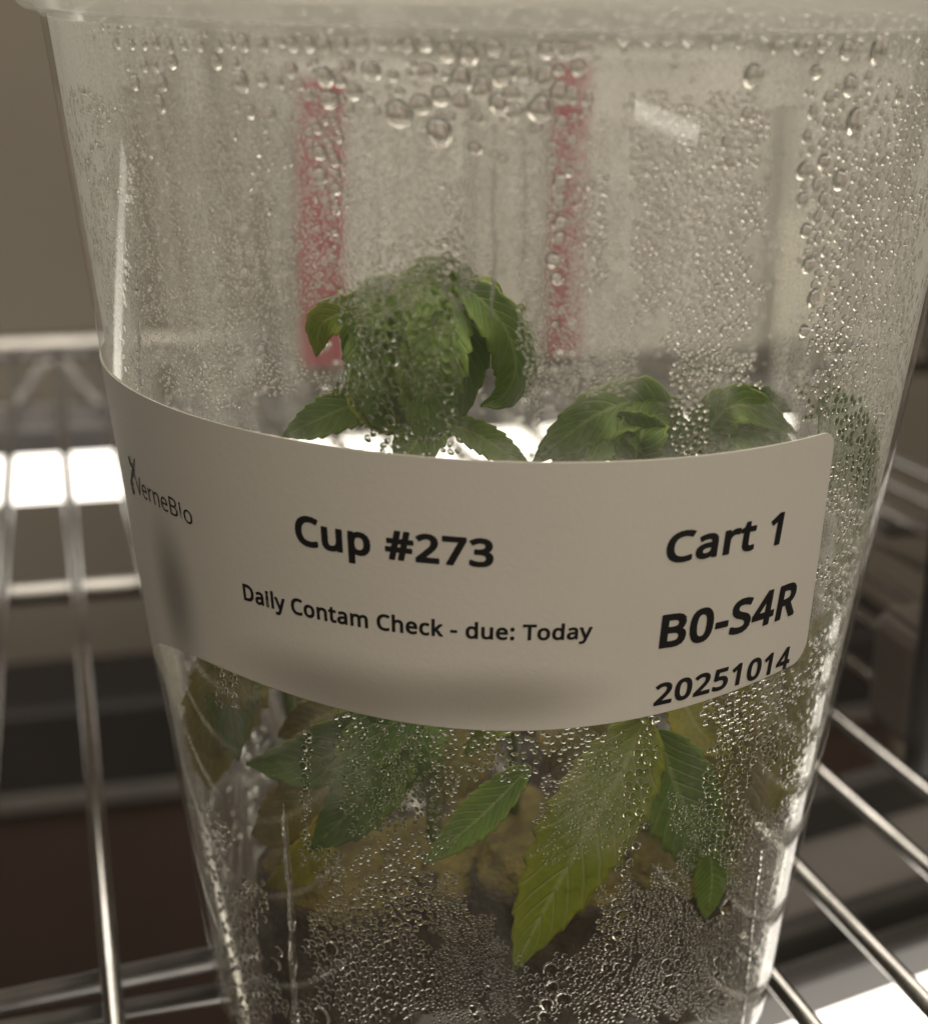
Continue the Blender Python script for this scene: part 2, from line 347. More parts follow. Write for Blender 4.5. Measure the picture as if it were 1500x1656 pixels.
# things on the tier below
P = atz(1420, 1310, -.34)
t = thing('cardboard_box', 'orange brown cardboard box on the tier below, seen between the rods', 'box', (P[0], P[1], -.5), ANG)
bm = bmesh.new(); box_bm(bm, (0, .05, .08), (.12, .10, .159), .003); from_bm('body', bm, M_orange, t)
bm = bmesh.new(); box_bm(bm, (-.085, .03, .06), (.05, .06, .119), .003); from_bm('side_flap', bm, M_pink, t)
P = atd(60, 1145, .52)
t = thing('equipment_case', 'long black case on the tier below with a grey trim line', 'case', (P[0], P[1], -.5), ANG)
hh = P[2]+.5
z = atd(60, 1292, .52)[2]+.5
bm = bmesh.new(); box_bm(bm, (.1, .03, (hh+z)/2), (.7, .06, hh-z-.001), .004); from_bm('body', bm, M_dark, t)
bm = bmesh.new(); box_bm(bm, (.1, .031, z/2), (.69, .058, z-.001), .003); from_bm('base', bm, M_brown, t)
bm = bmesh.new(); box_bm(bm, (.1, -.003, z), (.69, .005, .008), .001); from_bm('trim', bm, M_trayd, t)

# ------------------------------------------------------------------ the cup
ZT = .1362
cup = thing('plastic_cup', 'clear tapered plastic cup fogged with water drops, standing on the wire shelf', 'cup')
def zpx(px, py): return cone(px, py)[2]
# fog amounts over the inside wall (front: by where the fog and the clear runs sit; back: broad streaks)
NT, NZ = 480, 160
def rad(z): return RB+K*z
def profile_outer(): return [(.0, .0022), (RB-.006, .0022), (RB-.004, .0004), (RB-.0015, .0012), (rad(.004)-.0002, .004)]
def fogmap(th, z):
    """mist density by angle and height"""
    P = np.stack([rad(z)*np.cos(th), rad(z)*np.sin(th), z], -1)
    X = P-CAM; d = X@FW; px = 750+F_PX*(X@RT)/d; py = 828-F_PX*(X@UP)/d
    n = np.stack([np.cos(th), np.sin(th), np.full_like(th, -K)], -1)
    front = np.einsum('...i,...i->...', n, X) < 0
    f = np.interp(py, [0, 100, 300, 600, 750, 1050, 1200, 1400, 1656], [.52, .48, .40, .31, .22, .09, .04, .03, .045])
    def run(xs, ys, wpx, amt):
        xc = np.interp(py, ys, xs); inside = (py > ys[0]-15) & (py < ys[-1]+15)
        wob = 6*np.sin(py*.03+xs[0])+4*np.sin(py*.011)
        return np.where(inside, amt*np.exp(-((px-xc-wob)/wpx)**6), 0)
    ff = f.copy()
    for xs, ys, wd, am in (((222, 250, 268), (150, 350, 660), 40, .72), ((413, 428), (330, 700), 24, .75), ((470, 470), (230, 520), 20, .6), ((800, 790), (230, 700), 34, .6),
                           ((1262, 1228, 1225), (190, 400, 640), 36, .85), ((1052, 1058), (330, 640), 30, .6), ((480, 470), (1200, 1656), 25, .5), ((790, 815), (1430, 1656), 30, -.9), ((370, 400), (1250, 1500), 35, -.6),
                           ((1420, 1370), (260, 560), 28, .6), ((1260, 1210), (1100, 1500), 24, -.8), ((640, 650), (170, 440), 60, -.2), ((520, 524), (150, 630), 44, .65), ((908, 898), (190, 580), 32, .65), ((330, 340), (300, 640), 40, -.35), ((940, 930), (300, 650), 30, -.2)):
        ff = ff*(1-run(xs, ys, wd, am))
    for (cx, cy, ax, ay, am) in ((690, 600, 190, 150, .88), (800, 560, 75, 110, .9), (535, 540, 60, 60, .85), (540, 680, 110, 50, .75), (990, 690, 130, 60, .8), (1210, 680, 80, 50, .75), (915, 1480, 90, 110, .8), (1145, 1440, 42, 62, .95)):
        ff = ff*(1-am*np.exp(-(((px-cx)/ax)**2+((py-cy)/ay)**2)**2))
    for (cx, cy, ax, ay, am) in ((985, 1290, 95, 105, .17), (1110, 1280, 60, 110, .07), (520, 1250, 90, 70, .10), (330, 1180, 60, 120, .10)):
        ff = np.maximum(ff, am*np.exp(-(((px-cx)/ax)**2+((py-cy)/ay)**2)**3))
    back = np.interp(z, [0, .02, .06, .12, .14], [.05, .06, .10, .16, .22])*(1+.5*np.sin(th*17)+.3*np.sin(th*41+z*20))
    return np.clip(np.where(front, ff, np.maximum(back, .03)), 0, 1)
def lathe(name, prof, mt, parent, n=NT, fog=False):
    prof = np.array(prof); th = np.linspace(0, 2*np.pi, n, endpoint=False)
    T, I = np.meshgrid(th, np.arange(len(prof)), indexing='ij')
    R = prof[I, 0]; Z = prof[I, 1]
    V = np.stack([R*np.cos(T), R*np.sin(T), Z], -1).reshape(-1, 3); k_ = len(prof)
    i = np.arange(n)[:, None]; j = np.arange(k_-1)[None, :]; i2 = (i+1) % n
    Fc = np.stack([i*k_+j, i2*k_+j, i2*k_+j+1, i*k_+j+1], -1).reshape(-1, 4)
    o = from_np(name, V, Fc, mt, parent)
    if fog:
        at = o.data.attributes.new('mist', 'FLOAT', 'POINT')
        at.data.foreach_set('value', fogmap(T.reshape(-1), Z.reshape(-1)).astype(np.float32))
    return o
zs = np.linspace(.004, ZT, 60)
outer = profile_outer()+[(rad(z), z) for z in zs]+[]
lathe('wall', outer, M_out, cup, 240)
lathe('rim', [(rad(ZT), ZT), (rad(ZT)+.0006, ZT+.0010), (rad(ZT)+.0012, ZT+.0026), (rad(ZT)+.0013, ZT+.005), (rad(ZT)+.0013, .1455), (rad(ZT)+.0035, .1462), (rad(ZT)+.0037, .1450)], M_lid, cup, 240)
WT = .0008
lathe('floor_lining', [(.0, .0030), (RB-.004, .0030), (rad(.0035)-WT, .0035)], M_out, cup, 120)
lathe('rim_lining', [(rad(ZT)-WT, ZT), (rad(ZT)+.0002, ZT+.0012), (rad(ZT)+.0005, ZT+.004), (rad(ZT)+.0005, .1455)], M_out, cup, 240)
def fogged_lining(drops):
    """inside wall; the fine fog is wiped wherever a drop has gathered it up"""
    f0, f1 = math.radians(-172), math.radians(-8); nf, nb, nz = 1000, 200, 340
    th = np.concatenate([np.linspace(f0, f1, nf), np.linspace(f1, f0+2*np.pi, nb+2)[1:-1]]); z = np.linspace(.0035, ZT, nz); n = len(th)
    T, Z = np.meshgrid(th, z, indexing='ij')
    Rr = rad(Z)-WT; V = np.stack([Rr*np.cos(T), Rr*np.sin(T), Z], -1).reshape(-1, 3)
    mist = fogmap(T, Z)
    dz = z[1]-z[0]; dth = (f1-f0)/(nf-1)
    for (a, zz_, r) in drops:
        if not (f0 < a < f1) or r < .00016: continue
        R_ = rad(zz_)-WT; q = r*1.12
        i0, i1 = int((a-q/R_-f0)/dth), int((a+q/R_-f0)/dth)+2; j0, j1 = int((zz_-q-z[0])/dz), int((zz_+q-z[0])/dz)+2
        i0 = max(i0, 0); i1 = min(i1, nf); j0 = max(j0, 0); j1 = min(j1, nz)
        if i1 <= i0 or j1 <= j0: continue
        d = np.hypot((th[i0:i1, None]-a)*R_, z[None, j0:j1]-zz_)/q
        mist[i0:i1, j0:j1] *= np.clip((d-.75)/.3, 0.05, 1)
    i = np.arange(n)[:, None]; j = np.arange(nz-1)[None, :]; i2 = (i+1) % n
    Fq = np.stack([i*nz+j, i2*nz+j, i2*nz+j+1, i*nz+j+1], -1).reshape(-1)
    me = bpy.data.meshes.new('fogged_lining'); nq = len(Fq)//4
    me.vertices.add(len(V)); me.vertices.foreach_set('co', V.astype(np.float32).reshape(-1))
    me.loops.add(len(Fq)); me.loops.foreach_set('vertex_index', Fq.astype(np.int32))
    me.polygons.add(nq); me.polygons.foreach_set('loop_start', np.arange(0, nq*4, 4, dtype=np.int32)); me.polygons.foreach_set('use_smooth', np.ones(nq, bool))
    me.update(calc_edges=True)
    at = me.attributes.new('mist', 'FLOAT', 'POINT'); at.data.foreach_set('value', mist.astype(np.float32).reshape(-1))
    return link('fogged_lining', me, M_in, cup)
zl = .1372
lid = [(rad(ZT)+.0016, zl+.0002), (rad(ZT)+.0018, zl-.0002), (rad(ZT)+.0026, zl+.0004), (rad(ZT)+.0034, zl+.0022), (rad(ZT)+.0050, zl+.0050), (rad(ZT)+.0054, .1490), (rad(ZT)+.0046, .1502), (rad(ZT)+.0008, .1504), (rad(ZT)-.0010, .1490), (rad(ZT)-.0022, .1478), (.0, .1476)]
lathe('lid', lid, M_lid, cup, 200)

# label ---------------------------------------------------------------
def ang_of(P): return math.atan2(P[1], P[0])
top_px = [(174, 599), (233, 635), (314, 672), (456, 706), (600, 731), (750, 745), (830, 748), (1085, 738), (1200, 724), (1272, 712), (1345, 699)]
bot_px = [(250, 1045), (330, 1070), (400, 1092), (550, 1146), (760, 1176), (960, 1178), (1060, 1154), (1180, 1114), (1240, 1093), (1290, 1070)]
tt = np.array([(ang_of(cone(*p)), cone(*p)[2]) for p in top_px]); bb = np.array([(ang_of(cone(*p)), cone(*p)[2]) for p in bot_px])
# the sheet is straight cut: fit smooth edges through the measured corners
pt = np.polyfit(tt[:, 0], tt[:, 1], 3); pb = np.polyfit(bb[:, 0], bb[:, 1], 4)
print('label fit mm', np.round(1000*(np.polyval(pt, tt[:, 0])-tt[:, 1]), 2), np.round(1000*(np.polyval(pb, bb[:, 0])-bb[:, 1]), 2))
TH0 = math.radians(-186); TR = ang_of(cone(1347, 715)); BRt = ang_of(cone(1299, 1050))
def wrap_pt(th, z, off):
    r = rad(z)+off; nrm = np.array([math.cos(th), math.sin(th), -K]); return np.array([rad(z)*math.cos(th), rad(z)*math.sin(th), z])+nrm/np.linalg.norm(nrm)*off
def thr(s): return BRt+(TR-BRt)*s
NU, NV = 220, 40
m_, nt, out = mat('label_paper'); L = nt.links.new
uv = N(nt, 'ShaderNodeAttribute'); uv.attribute_name = 'labeluv'
p = N(nt, 'ShaderNodeBsdfPrincipled'); p.inputs['Roughness'].default_value = .55; p.inputs['Specular IOR Level'].default_value = .3
col = None
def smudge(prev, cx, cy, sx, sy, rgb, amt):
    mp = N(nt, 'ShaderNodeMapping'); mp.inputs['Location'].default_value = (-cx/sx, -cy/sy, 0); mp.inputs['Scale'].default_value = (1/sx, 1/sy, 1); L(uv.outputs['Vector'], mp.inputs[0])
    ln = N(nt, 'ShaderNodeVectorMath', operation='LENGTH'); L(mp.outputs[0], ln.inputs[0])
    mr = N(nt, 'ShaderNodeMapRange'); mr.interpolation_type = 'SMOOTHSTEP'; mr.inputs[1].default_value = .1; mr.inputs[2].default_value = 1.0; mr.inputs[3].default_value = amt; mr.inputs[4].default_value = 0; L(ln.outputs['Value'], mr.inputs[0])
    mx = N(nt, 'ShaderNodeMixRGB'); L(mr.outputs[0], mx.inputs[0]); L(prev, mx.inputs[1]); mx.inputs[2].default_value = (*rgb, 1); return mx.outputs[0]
tc = N(nt, 'ShaderNodeTexCoord'); nz = N(nt, 'ShaderNodeTexNoise'); nz.inputs['Scale'].default_value = 60; nz.inputs['Detail'].default_value = 8; L(tc.outputs['Object'], nz.inputs['Vector'])
rp = N(nt, 'ShaderNodeValToRGB'); rp.color_ramp.elements[0].color = (.60, .585, .55, 1); rp.color_ramp.elements[1].color = (.67, .65, .61, 1); L(nz.outputs['Fac'], rp.inputs[0])
def luv(px, py):
    P = cone(px, py); th = ang_of(P); zt = np.polyval(pt, th); zb = np.polyval(pb, th); return (th-TH0)/(TR-TH0), (P[2]-zb)/(zt-zb)
c_ = rp.outputs[0]
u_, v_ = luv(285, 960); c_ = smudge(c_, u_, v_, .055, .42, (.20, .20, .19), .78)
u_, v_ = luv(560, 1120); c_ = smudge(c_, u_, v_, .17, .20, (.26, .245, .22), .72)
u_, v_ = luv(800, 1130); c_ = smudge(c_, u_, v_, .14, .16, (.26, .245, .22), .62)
L(c_, p.inputs['Base Color'])
n2 = N(nt, 'ShaderNodeTexNoise'); n2.inputs['Scale'].default_value = 1500; n2.inputs['Detail'].default_value = 4; L(tc.outputs['Object'], n2.inputs['Vector'])
b = N(nt, 'ShaderNodeBump'); b.inputs['Strength'].default_value = .14; b.inputs['Distance'].default_value = .0002; L(n2.outputs['Fac'], b.inputs['Height']); L(b.outputs[0], p.inputs['Normal'])
L(p.outputs[0], out.inputs[0]); M_label = m_
RC = .0024
V = []; UVs = []
for side in (0, 1):
    for i in range(NU):
        q = 1-(1-i/(NU-1))**1.6
        for j in range(NV):
            s = j/(NV-1); s = .5-.5*math.cos(math.pi*s)
            te = thr(s); th = TH0+(te-TH0)*q
            zt = np.polyval(pt, th); zb = np.polyval(pb, th)
            dx = (te-th)*rad(.08)
            if dx < RC:
                cut = RC-math.sqrt(max(RC**2-(RC-dx)**2, 0)); zt -= cut; zb += cut
            z = zb+(zt-zb)*s
            V.append(wrap_pt(th, z, .00018 if side == 0 else .00006)); UVs.append(((th-TH0)/(TR-TH0), s, 0))
Fc = []; off = NU*NV
for i in range(NU-1):
    for j in range(NV-1):
        a = i*NV+j; Fc.append((a, a+NV, a+NV+1, a+1)); a += off; Fc.append((a, a+1, a+NV+1, a+NV))
for i in range(NU-1):
    a = i*NV; Fc.append((a, a+off, a+NV+off, a+NV)); a = i*NV+NV-1; Fc.append((a, a+NV, a+NV+off, a+off))
for j in range(NV-1):
    a = (NU-1)*NV+j; Fc.append((a, a+off, a+off+1, a+1)); a = j; Fc.append((a, a+1, a+1+off, a+off))
label = from_np('label', V, Fc, M_label, cup)
at = label.data.attributes.new('labeluv', 'FLOAT_VECTOR', 'POINT'); at.data.foreach_set('vector', np.array(UVs, np.float32).reshape(-1))
for p_ in list(label.data.polygons)[2*(NU-1)*(NV-1):]: p_.use_smooth = False

GLYPHS = {"#":[434,[[76,0,101,140,17,140,17,185,110,185,132,293,42,293,42,337,140,337,167,480,215,480,188,337,285,337,312,480,358,480,331,337,416,337,416,293,322,293,302,185,394,185,394,140,293,140,265,0,218,0,245,140,149,140,123,0],[158,185,254,185,275,293,179,293]]],"-":[216,[[27,154,27,206,189,206,189,154]]],"0":[384,[[191,-7,153,-3,121,10,93,30,72,59,43,137,33,240,37,313,49,373,69,422,99,458,140,480,191,487,229,483,262,471,289,450,312,422,329,386,341,344,349,296,351,240,347,169,335,108,314,59,284,23,243,1],[191,44,237,56,268,92,286,154,291,240,286,326,268,388,237,424,191,437,145,424,115,388,98,326,92,240,98,154,115,93,145,56]]],"1":[384,[[181,0,181,335,181,381,183,418,164,400,142,381,91,339,60,379,189,480,238,480,238,0]]],"2":[384,[[32,0,32,49,158,176,191,210,219,240,241,268,257,296,266,324,269,355,263,390,246,415,219,431,185,436,152,433,123,424,96,409,69,390,38,430,68,452,102,470,141,482,185,486,245,478,291,452,320,412,330,359,326,322,314,288,296,256,271,224,241,190,207,155,107,56,107,54,349,54,349,0]]],"3":[384,[[162,-7,126,-5,92,-1,60,7,30,19,30,75,62,61,95,51,130,45,163,43,218,49,256,68,277,98,284,138,275,176,249,202,206,217,150,222,103,222,103,273,150,273,202,279,240,298,263,326,271,363,265,394,247,417,219,432,183,437,147,434,117,425,89,412,62,396,33,437,62,455,96,471,137,483,183,486,248,478,294,453,322,415,331,367,324,324,304,290,273,267,232,253,232,250,282,237,318,214,339,179,346,136,341,97,326,62,302,33,266,11,220,-2]]],"4":[384,[[244,0,244,109,14,109,14,159,240,482,301,482,301,162,371,162,371,109,301,109,301,0],[72,162,244,162,244,313,245,372,247,419,244,419,231,392,216,367]]],"5":[384,[[167,-7,131,-5,97,0,67,8,42,19,42,75,69,62,101,52,135,46,167,44,215,50,253,69,277,101,285,147,278,189,257,219,219,238,165,244,122,241,83,234,54,253,72,480,312,480,312,426,122,426,111,287,142,291,185,294,251,285,302,257,335,213,346,153,334,87,299,36,242,4]]],"7":[384,[[91,0,288,426,30,426,30,480,351,480,351,434,156,0]]],":":[180,[[89,278,74,281,60,289,51,303,48,324,51,345,60,359,74,367,89,369,106,367,119,359,129,345,132,324,129,303,119,289,106,281],[89,-9,74,-7,60,1,51,15,48,36,51,57,60,71,74,79,89,81,106,79,119,71,129,57,132,36,129,15,119,1,106,-7]]],"B":[437,[[65,0,65,480,202,480,281,473,338,453,373,417,384,361,378,322,361,290,332,268,293,255,293,251,322,244,348,234,369,218,386,197,397,170,400,136,389,79,356,36,303,9,234,0],[126,275,214,275,266,280,299,295,316,320,322,354,315,388,294,411,258,424,205,428,126,428],[126,51,222,51,276,57,311,76,330,105,336,141,329,175,310,202,274,219,218,225,126,225]]],"C":[424,[[261,-7,194,1,139,24,96,60,65,109,47,170,41,240,48,309,67,368,100,418,146,455,203,478,271,486,342,479,404,458,379,407,356,417,330,425,302,431,271,433,202,420,149,381,116,320,105,240,115,160,146,98,198,59,270,46,301,48,330,52,358,58,385,65,385,13,358,4,329,-2,298,-6]]],"D":[490,[[65,0,65,480,213,480,281,473,338,453,385,419,420,374,442,315,449,244,445,187,433,138,412,96,383,61,347,35,304,15,255,4,199,0],[126,52,191,52,276,64,337,99,373,159,385,242,383,287,374,326,359,358,338,383,281,417,204,428,126,428]]],"R":[418,[[65,0,65,480,197,480,275,471,329,446,361,403,372,343,369,308,358,279,342,256,322,239,300,225,276,215,408,0,337,0,221,198,126,198,126,0],[126,249,197,249,248,255,283,272,303,301,310,340,303,381,281,407,245,422,194,427,126,427]]],"S":[369,[[166,-7,127,-5,91,-1,60,7,34,16,34,74,61,64,94,54,131,48,169,46,216,51,249,66,270,91,277,123,274,145,267,163,253,178,232,192,203,207,164,222,110,246,72,276,48,314,40,364,45,400,60,429,83,454,114,471,151,483,193,486,231,484,266,479,297,470,326,459,307,408,281,418,253,426,223,431,192,433,153,428,124,414,107,392,101,363,104,341,111,323,125,308,144,294,171,281,206,267,245,251,278,233,303,214,322,191,333,163,337,128,326,72,291,29,236,2]]],"T":[373,[[156,0,156,426,7,426,7,480,366,480,366,426,217,426,217,0]]],"V":[403,[[171,0,0,480,63,480,171,172,189,117,201,67,214,117,232,173,339,480,403,480,232,0]]],"a":[377,[[144,-7,100,0,63,19,39,52,31,100,41,148,73,183,127,206,203,215,265,217,265,238,260,277,245,301,222,314,190,318,163,316,136,310,112,301,89,291,71,335,96,347,126,357,159,364,193,366,251,359,291,337,314,300,322,245,322,0,279,0,268,51,265,51,241,25,216,7,185,-3],[158,41,200,47,234,66,256,98,264,144,264,176,211,174,154,167,118,152,98,130,92,99,97,73,110,55,132,44]]],"c":[322,[[201,-7,156,-2,117,13,83,38,58,73,42,120,37,178,42,238,59,286,85,322,119,347,160,362,206,367,233,365,259,361,282,355,300,347,282,298,244,310,224,314,204,315,158,306,125,281,105,238,98,179,105,121,124,79,156,53,201,44,229,46,253,50,274,57,294,65,294,13,275,4,254,-2,230,-5]]],"d":[413,[[185,-7,124,5,77,40,47,98,37,179,47,261,78,319,125,355,185,367,223,363,254,351,278,334,297,314,301,314,299,339,297,367,297,510,356,510,356,0,308,0,300,48,297,48,278,27,254,9,223,-3],[194,42,243,50,274,74,292,113,298,168,298,179,292,238,275,282,244,309,193,318,152,308,122,280,104,235,98,178,104,121,122,78,152,51]]],"e":[379,[[210,-7,162,-2,120,14,85,40,59,76,42,122,37,177,42,232,57,279,81,316,112,344,151,361,196,367,239,362,276,347,305,322,327,290,340,250,345,204,345,169,98,169,107,115,129,76,165,52,213,44,245,45,274,50,301,58,328,69,328,17,301,6,274,-1,245,-5],[99,216,283,216,277,257,262,290,234,311,195,318,158,312,129,291,109,259]]],"h":[415,[[57,0,57,510,116,510,116,361,115,335,113,310,117,310,137,334,164,352,195,362,229,366,287,358,328,335,352,294,361,234,361,0,302,0,302,230,297,268,282,295,257,312,222,317,171,309,139,283,122,242,116,186,116,0]]],"i":[173,[[87,420,74,422,62,429,55,441,52,457,55,474,62,486,74,493,87,495,100,493,111,486,119,474,122,457,119,441,111,429,100,422],[57,0,57,360,116,360,116,0]]],"k":[359,[[57,0,57,510,116,510,116,244,115,216,113,185,116,185,128,201,144,221,158,238,273,360,343,360,197,206,353,0,281,0,156,168,116,132,116,0]]],"l":[173,[[57,0,57,510,116,510,116,0]]],"m":[628,[[57,0,57,360,105,360,113,311,117,311,137,336,162,353,192,363,223,367,262,363,293,352,317,333,333,306,336,306,358,333,386,352,418,363,452,367,505,359,543,335,566,295,574,234,574,0,515,0,515,232,511,269,497,296,474,312,442,317,397,309,367,287,350,250,345,199,345,0,286,0,286,232,281,269,268,296,245,312,212,317,166,309,137,283,121,242,116,187,116,0]]],"n":[415,[[57,0,57,360,105,360,113,311,117,311,138,336,165,353,197,363,230,367,287,359,328,335,352,295,361,234,361,0,302,0,302,230,297,268,282,295,257,312,222,317,171,309,139,283,122,242,116,187,116,0]]],"o":[406,[[202,-7,157,-1,117,15,84,42,58,79,42,125,37,181,48,260,82,318,135,355,204,367,250,361,290,345,324,318,349,282,365,236,370,181,359,101,325,42,271,6],[203,42,251,52,283,80,303,123,309,181,303,238,283,281,251,308,203,317,155,308,123,281,104,238,98,181,104,123,123,80,156,52]]],"p":[413,[[57,-161,57,360,105,360,113,311,116,311,135,333,158,351,189,363,228,367,288,355,335,320,366,262,376,181,366,100,335,41,288,5,228,-7,190,-3,159,9,135,26,116,46,112,46,115,17,116,-13,116,-161],[219,42,249,47,273,60,291,82,305,110,312,143,315,181,309,237,291,280,261,308,218,317,171,309,140,286,123,247,116,192,116,181,122,122,138,78,169,51]]],"r":[277,[[57,0,57,360,105,360,112,294,115,294,135,322,160,345,190,361,225,367,247,366,267,363,260,308,241,312,221,313,194,309,169,298,147,280,131,256,120,226,116,192,116,0]]],"t":[242,[[167,-7,140,-4,115,3,94,16,77,37,65,66,62,105,62,314,11,314,11,343,62,366,86,443,121,443,121,360,225,360,225,314,121,314,121,106,125,77,137,57,155,46,177,42,205,44,228,49,228,4,201,-4]]],"u":[415,[[184,-7,127,1,86,25,61,65,53,124,53,360,113,360,113,128,118,91,133,64,158,48,193,42,243,51,276,76,293,117,299,173,299,360,358,360,358,0,310,0,301,48,298,48,277,23,250,6,218,-3]]],"y":[343,[[56,-161,28,-160,7,-156,7,-109,25,-111,47,-113,75,-108,97,-95,114,-75,127,-49,146,-1,1,360,64,360,142,155,160,104,167,80,172,57,175,57,187,101,206,156,279,360,343,360,187,-50,166,-96,139,-131,103,-154]]]," ":[175,[]]}
from mathutils.geometry import tessellate_polygon
def text_mesh(s, bold):
    """flat humanist letters: filled outlines, thickened by a band along each outline"""
    V = []; Fc = []; x = 0.0
    for ch in s:
        adv, loops = GLYPHS[ch]
        ls = [np.array(l, float).reshape(-1, 2)/1000+np.array([x, 0]) for l in loops]
        if ch == 'i':   # an open gap under the dot, as in the printed face
            ls = [l+np.array([0, .055]) if l[:, 1].min() > .45 else l*np.array([1, .95]) for l in ls]
        if ls:
            o_ = len(V); flat = np.concatenate(ls)
            V += [(a, b, 0) for a, b in flat]
            for tri in tessellate_polygon([[Vector((a, b, 0)) for a, b in l] for l in ls]): Fc.append(tuple(o_+q for q in tri))
            if bold > 0:
                for l in ls:
                    n = len(l)
                    for k_ in range(n):
                        p, q = l[k_], l[(k_+1) % n]; d = q-p; ln = np.hypot(*d)
                        if ln < 1e-6: continue
                        d = d/ln; nn_ = np.array([-d[1], d[0]])*bold; e = d*bold*.7
                        o_ = len(V); V += [(*(p-e-nn_), 1), (*(q+e-nn_), 1), (*(q+e+nn_), 1), (*(p-e+nn_), 1)]; Fc.append((o_, o_+1, o_+2, o_+3))
        x += adv/1000+bold*1.1
    me = bpy.data.meshes.new('lettering'); me.from_pydata(V, [], Fc); me.update(); return me
def put_text(s, base, cap, bold=.026):
    me = text_mesh(s, bold)
    co = np.array([v.co for v in me.vertices])
    x0, x1 = co[:, 0].min(), co[:, 0].max()
    H = text_mesh('B', bold); hc = np.array([v.co for v in H.vertices])[:, 1]; capu = hc.max()-hc.min(); b0 = hc.min(); bpy.data.meshes.remove(H)
    B = [cone(*p) for p in base]; bt = np.array([ang_of(P) for P in B]); bz = np.array([P[2] for P in B])
    pf = np.polyfit(bt, bz, min(2, len(B)-1))
    # cap heights in px at the two ends -> heights on the wall
    hs = []
    for (px, py), cp in ((base[0], cap[0]), (base[-1], cap[1])):
        P = cone(px, py); Q = cone(px, py-cp); hs.append((Q[2]-P[2]))
    ob = from_np('lettering', np.zeros((0, 3)), [], M_ink, label)
    u = (co[:, 0]-x0)/(x1-x0); th = bt[0]+(bt[-1]-bt[0])*u
    z = np.polyval(pf, th)+(co[:, 1]-b0)/capu*(hs[0]+(hs[1]-hs[0])*u)
    for i, v in enumerate(me.vertices):
        v.co = wrap_pt(th[i], z[i], .00024+.000012*co[i, 2])
    me.materials.clear(); me.materials.append(M_ink)
    old = ob.data; ob.data = me; me.name = 'lettering'; bpy.data.meshes.remove(old)
    return ob
put_text('Cup #273', [(481, 879), (589, 897), (680, 909), (798, 916)], (49, 46))
put_text('Daily Contam Check - due: Today', [(397, 967), (493, 999), (595, 1013), (712, 1027), (851, 1033), (956, 1032)], (26, 25), .020)
put_text('VerneBio', [(225, 797), (268, 824), (315, 849)], (27, 27), .0)
put_text('Cart 1', [(1073, 911), (1165, 897), (1257, 879)], (50, 51), .024)
put_text('B0-S4R', [(1063, 1048), (1187, 1024), (1280, 992)], (54, 54), .026)
put_text('20251014', [(1054, 1141), (1160, 1115), (1271, 1078)], (35, 33), .024)
# helix emblem next to the maker's name: two crossing strokes
def strip(pxs, wpx):
    P = spline([(a, b, 0) for a, b in pxs], 26); V = []; Fc = []
    for i, q in enumerate(P):
        d = P[min(i+1, 25)]-P[max(i-1, 0)]; d /= np.linalg.norm(d); n_ = np.array([-d[1], d[0]])
        for sg in (-1, 1):
            c0 = cone(q[0]+sg*n_[0]*wpx, q[1]+sg*n_[1]*wpx); V.append(wrap_pt(ang_of(c0), c0[2], .00024))
        if i: Fc.append((2*i-2, 2*i-1, 2*i+1, 2*i))
    return V, Fc
VV = []; FF = []
for s_, w_ in (([(211, 737), (214, 750), (219, 758), (218, 768), (215, 778), (220, 797)], 1.2), ([(220, 741), (219, 753), (216, 764), (216, 782), (219, 799)], 1.0), ([(213, 747), (219, 751)], .6), ([(216, 778), (219, 784)], .6)):
    v1, f1 = strip(s_, w_); o_ = len(VV); VV += v1; FF += [tuple(i+o_ for i in f) for f in f1]
from_np('emblem', VV, FF, M_ink, label)

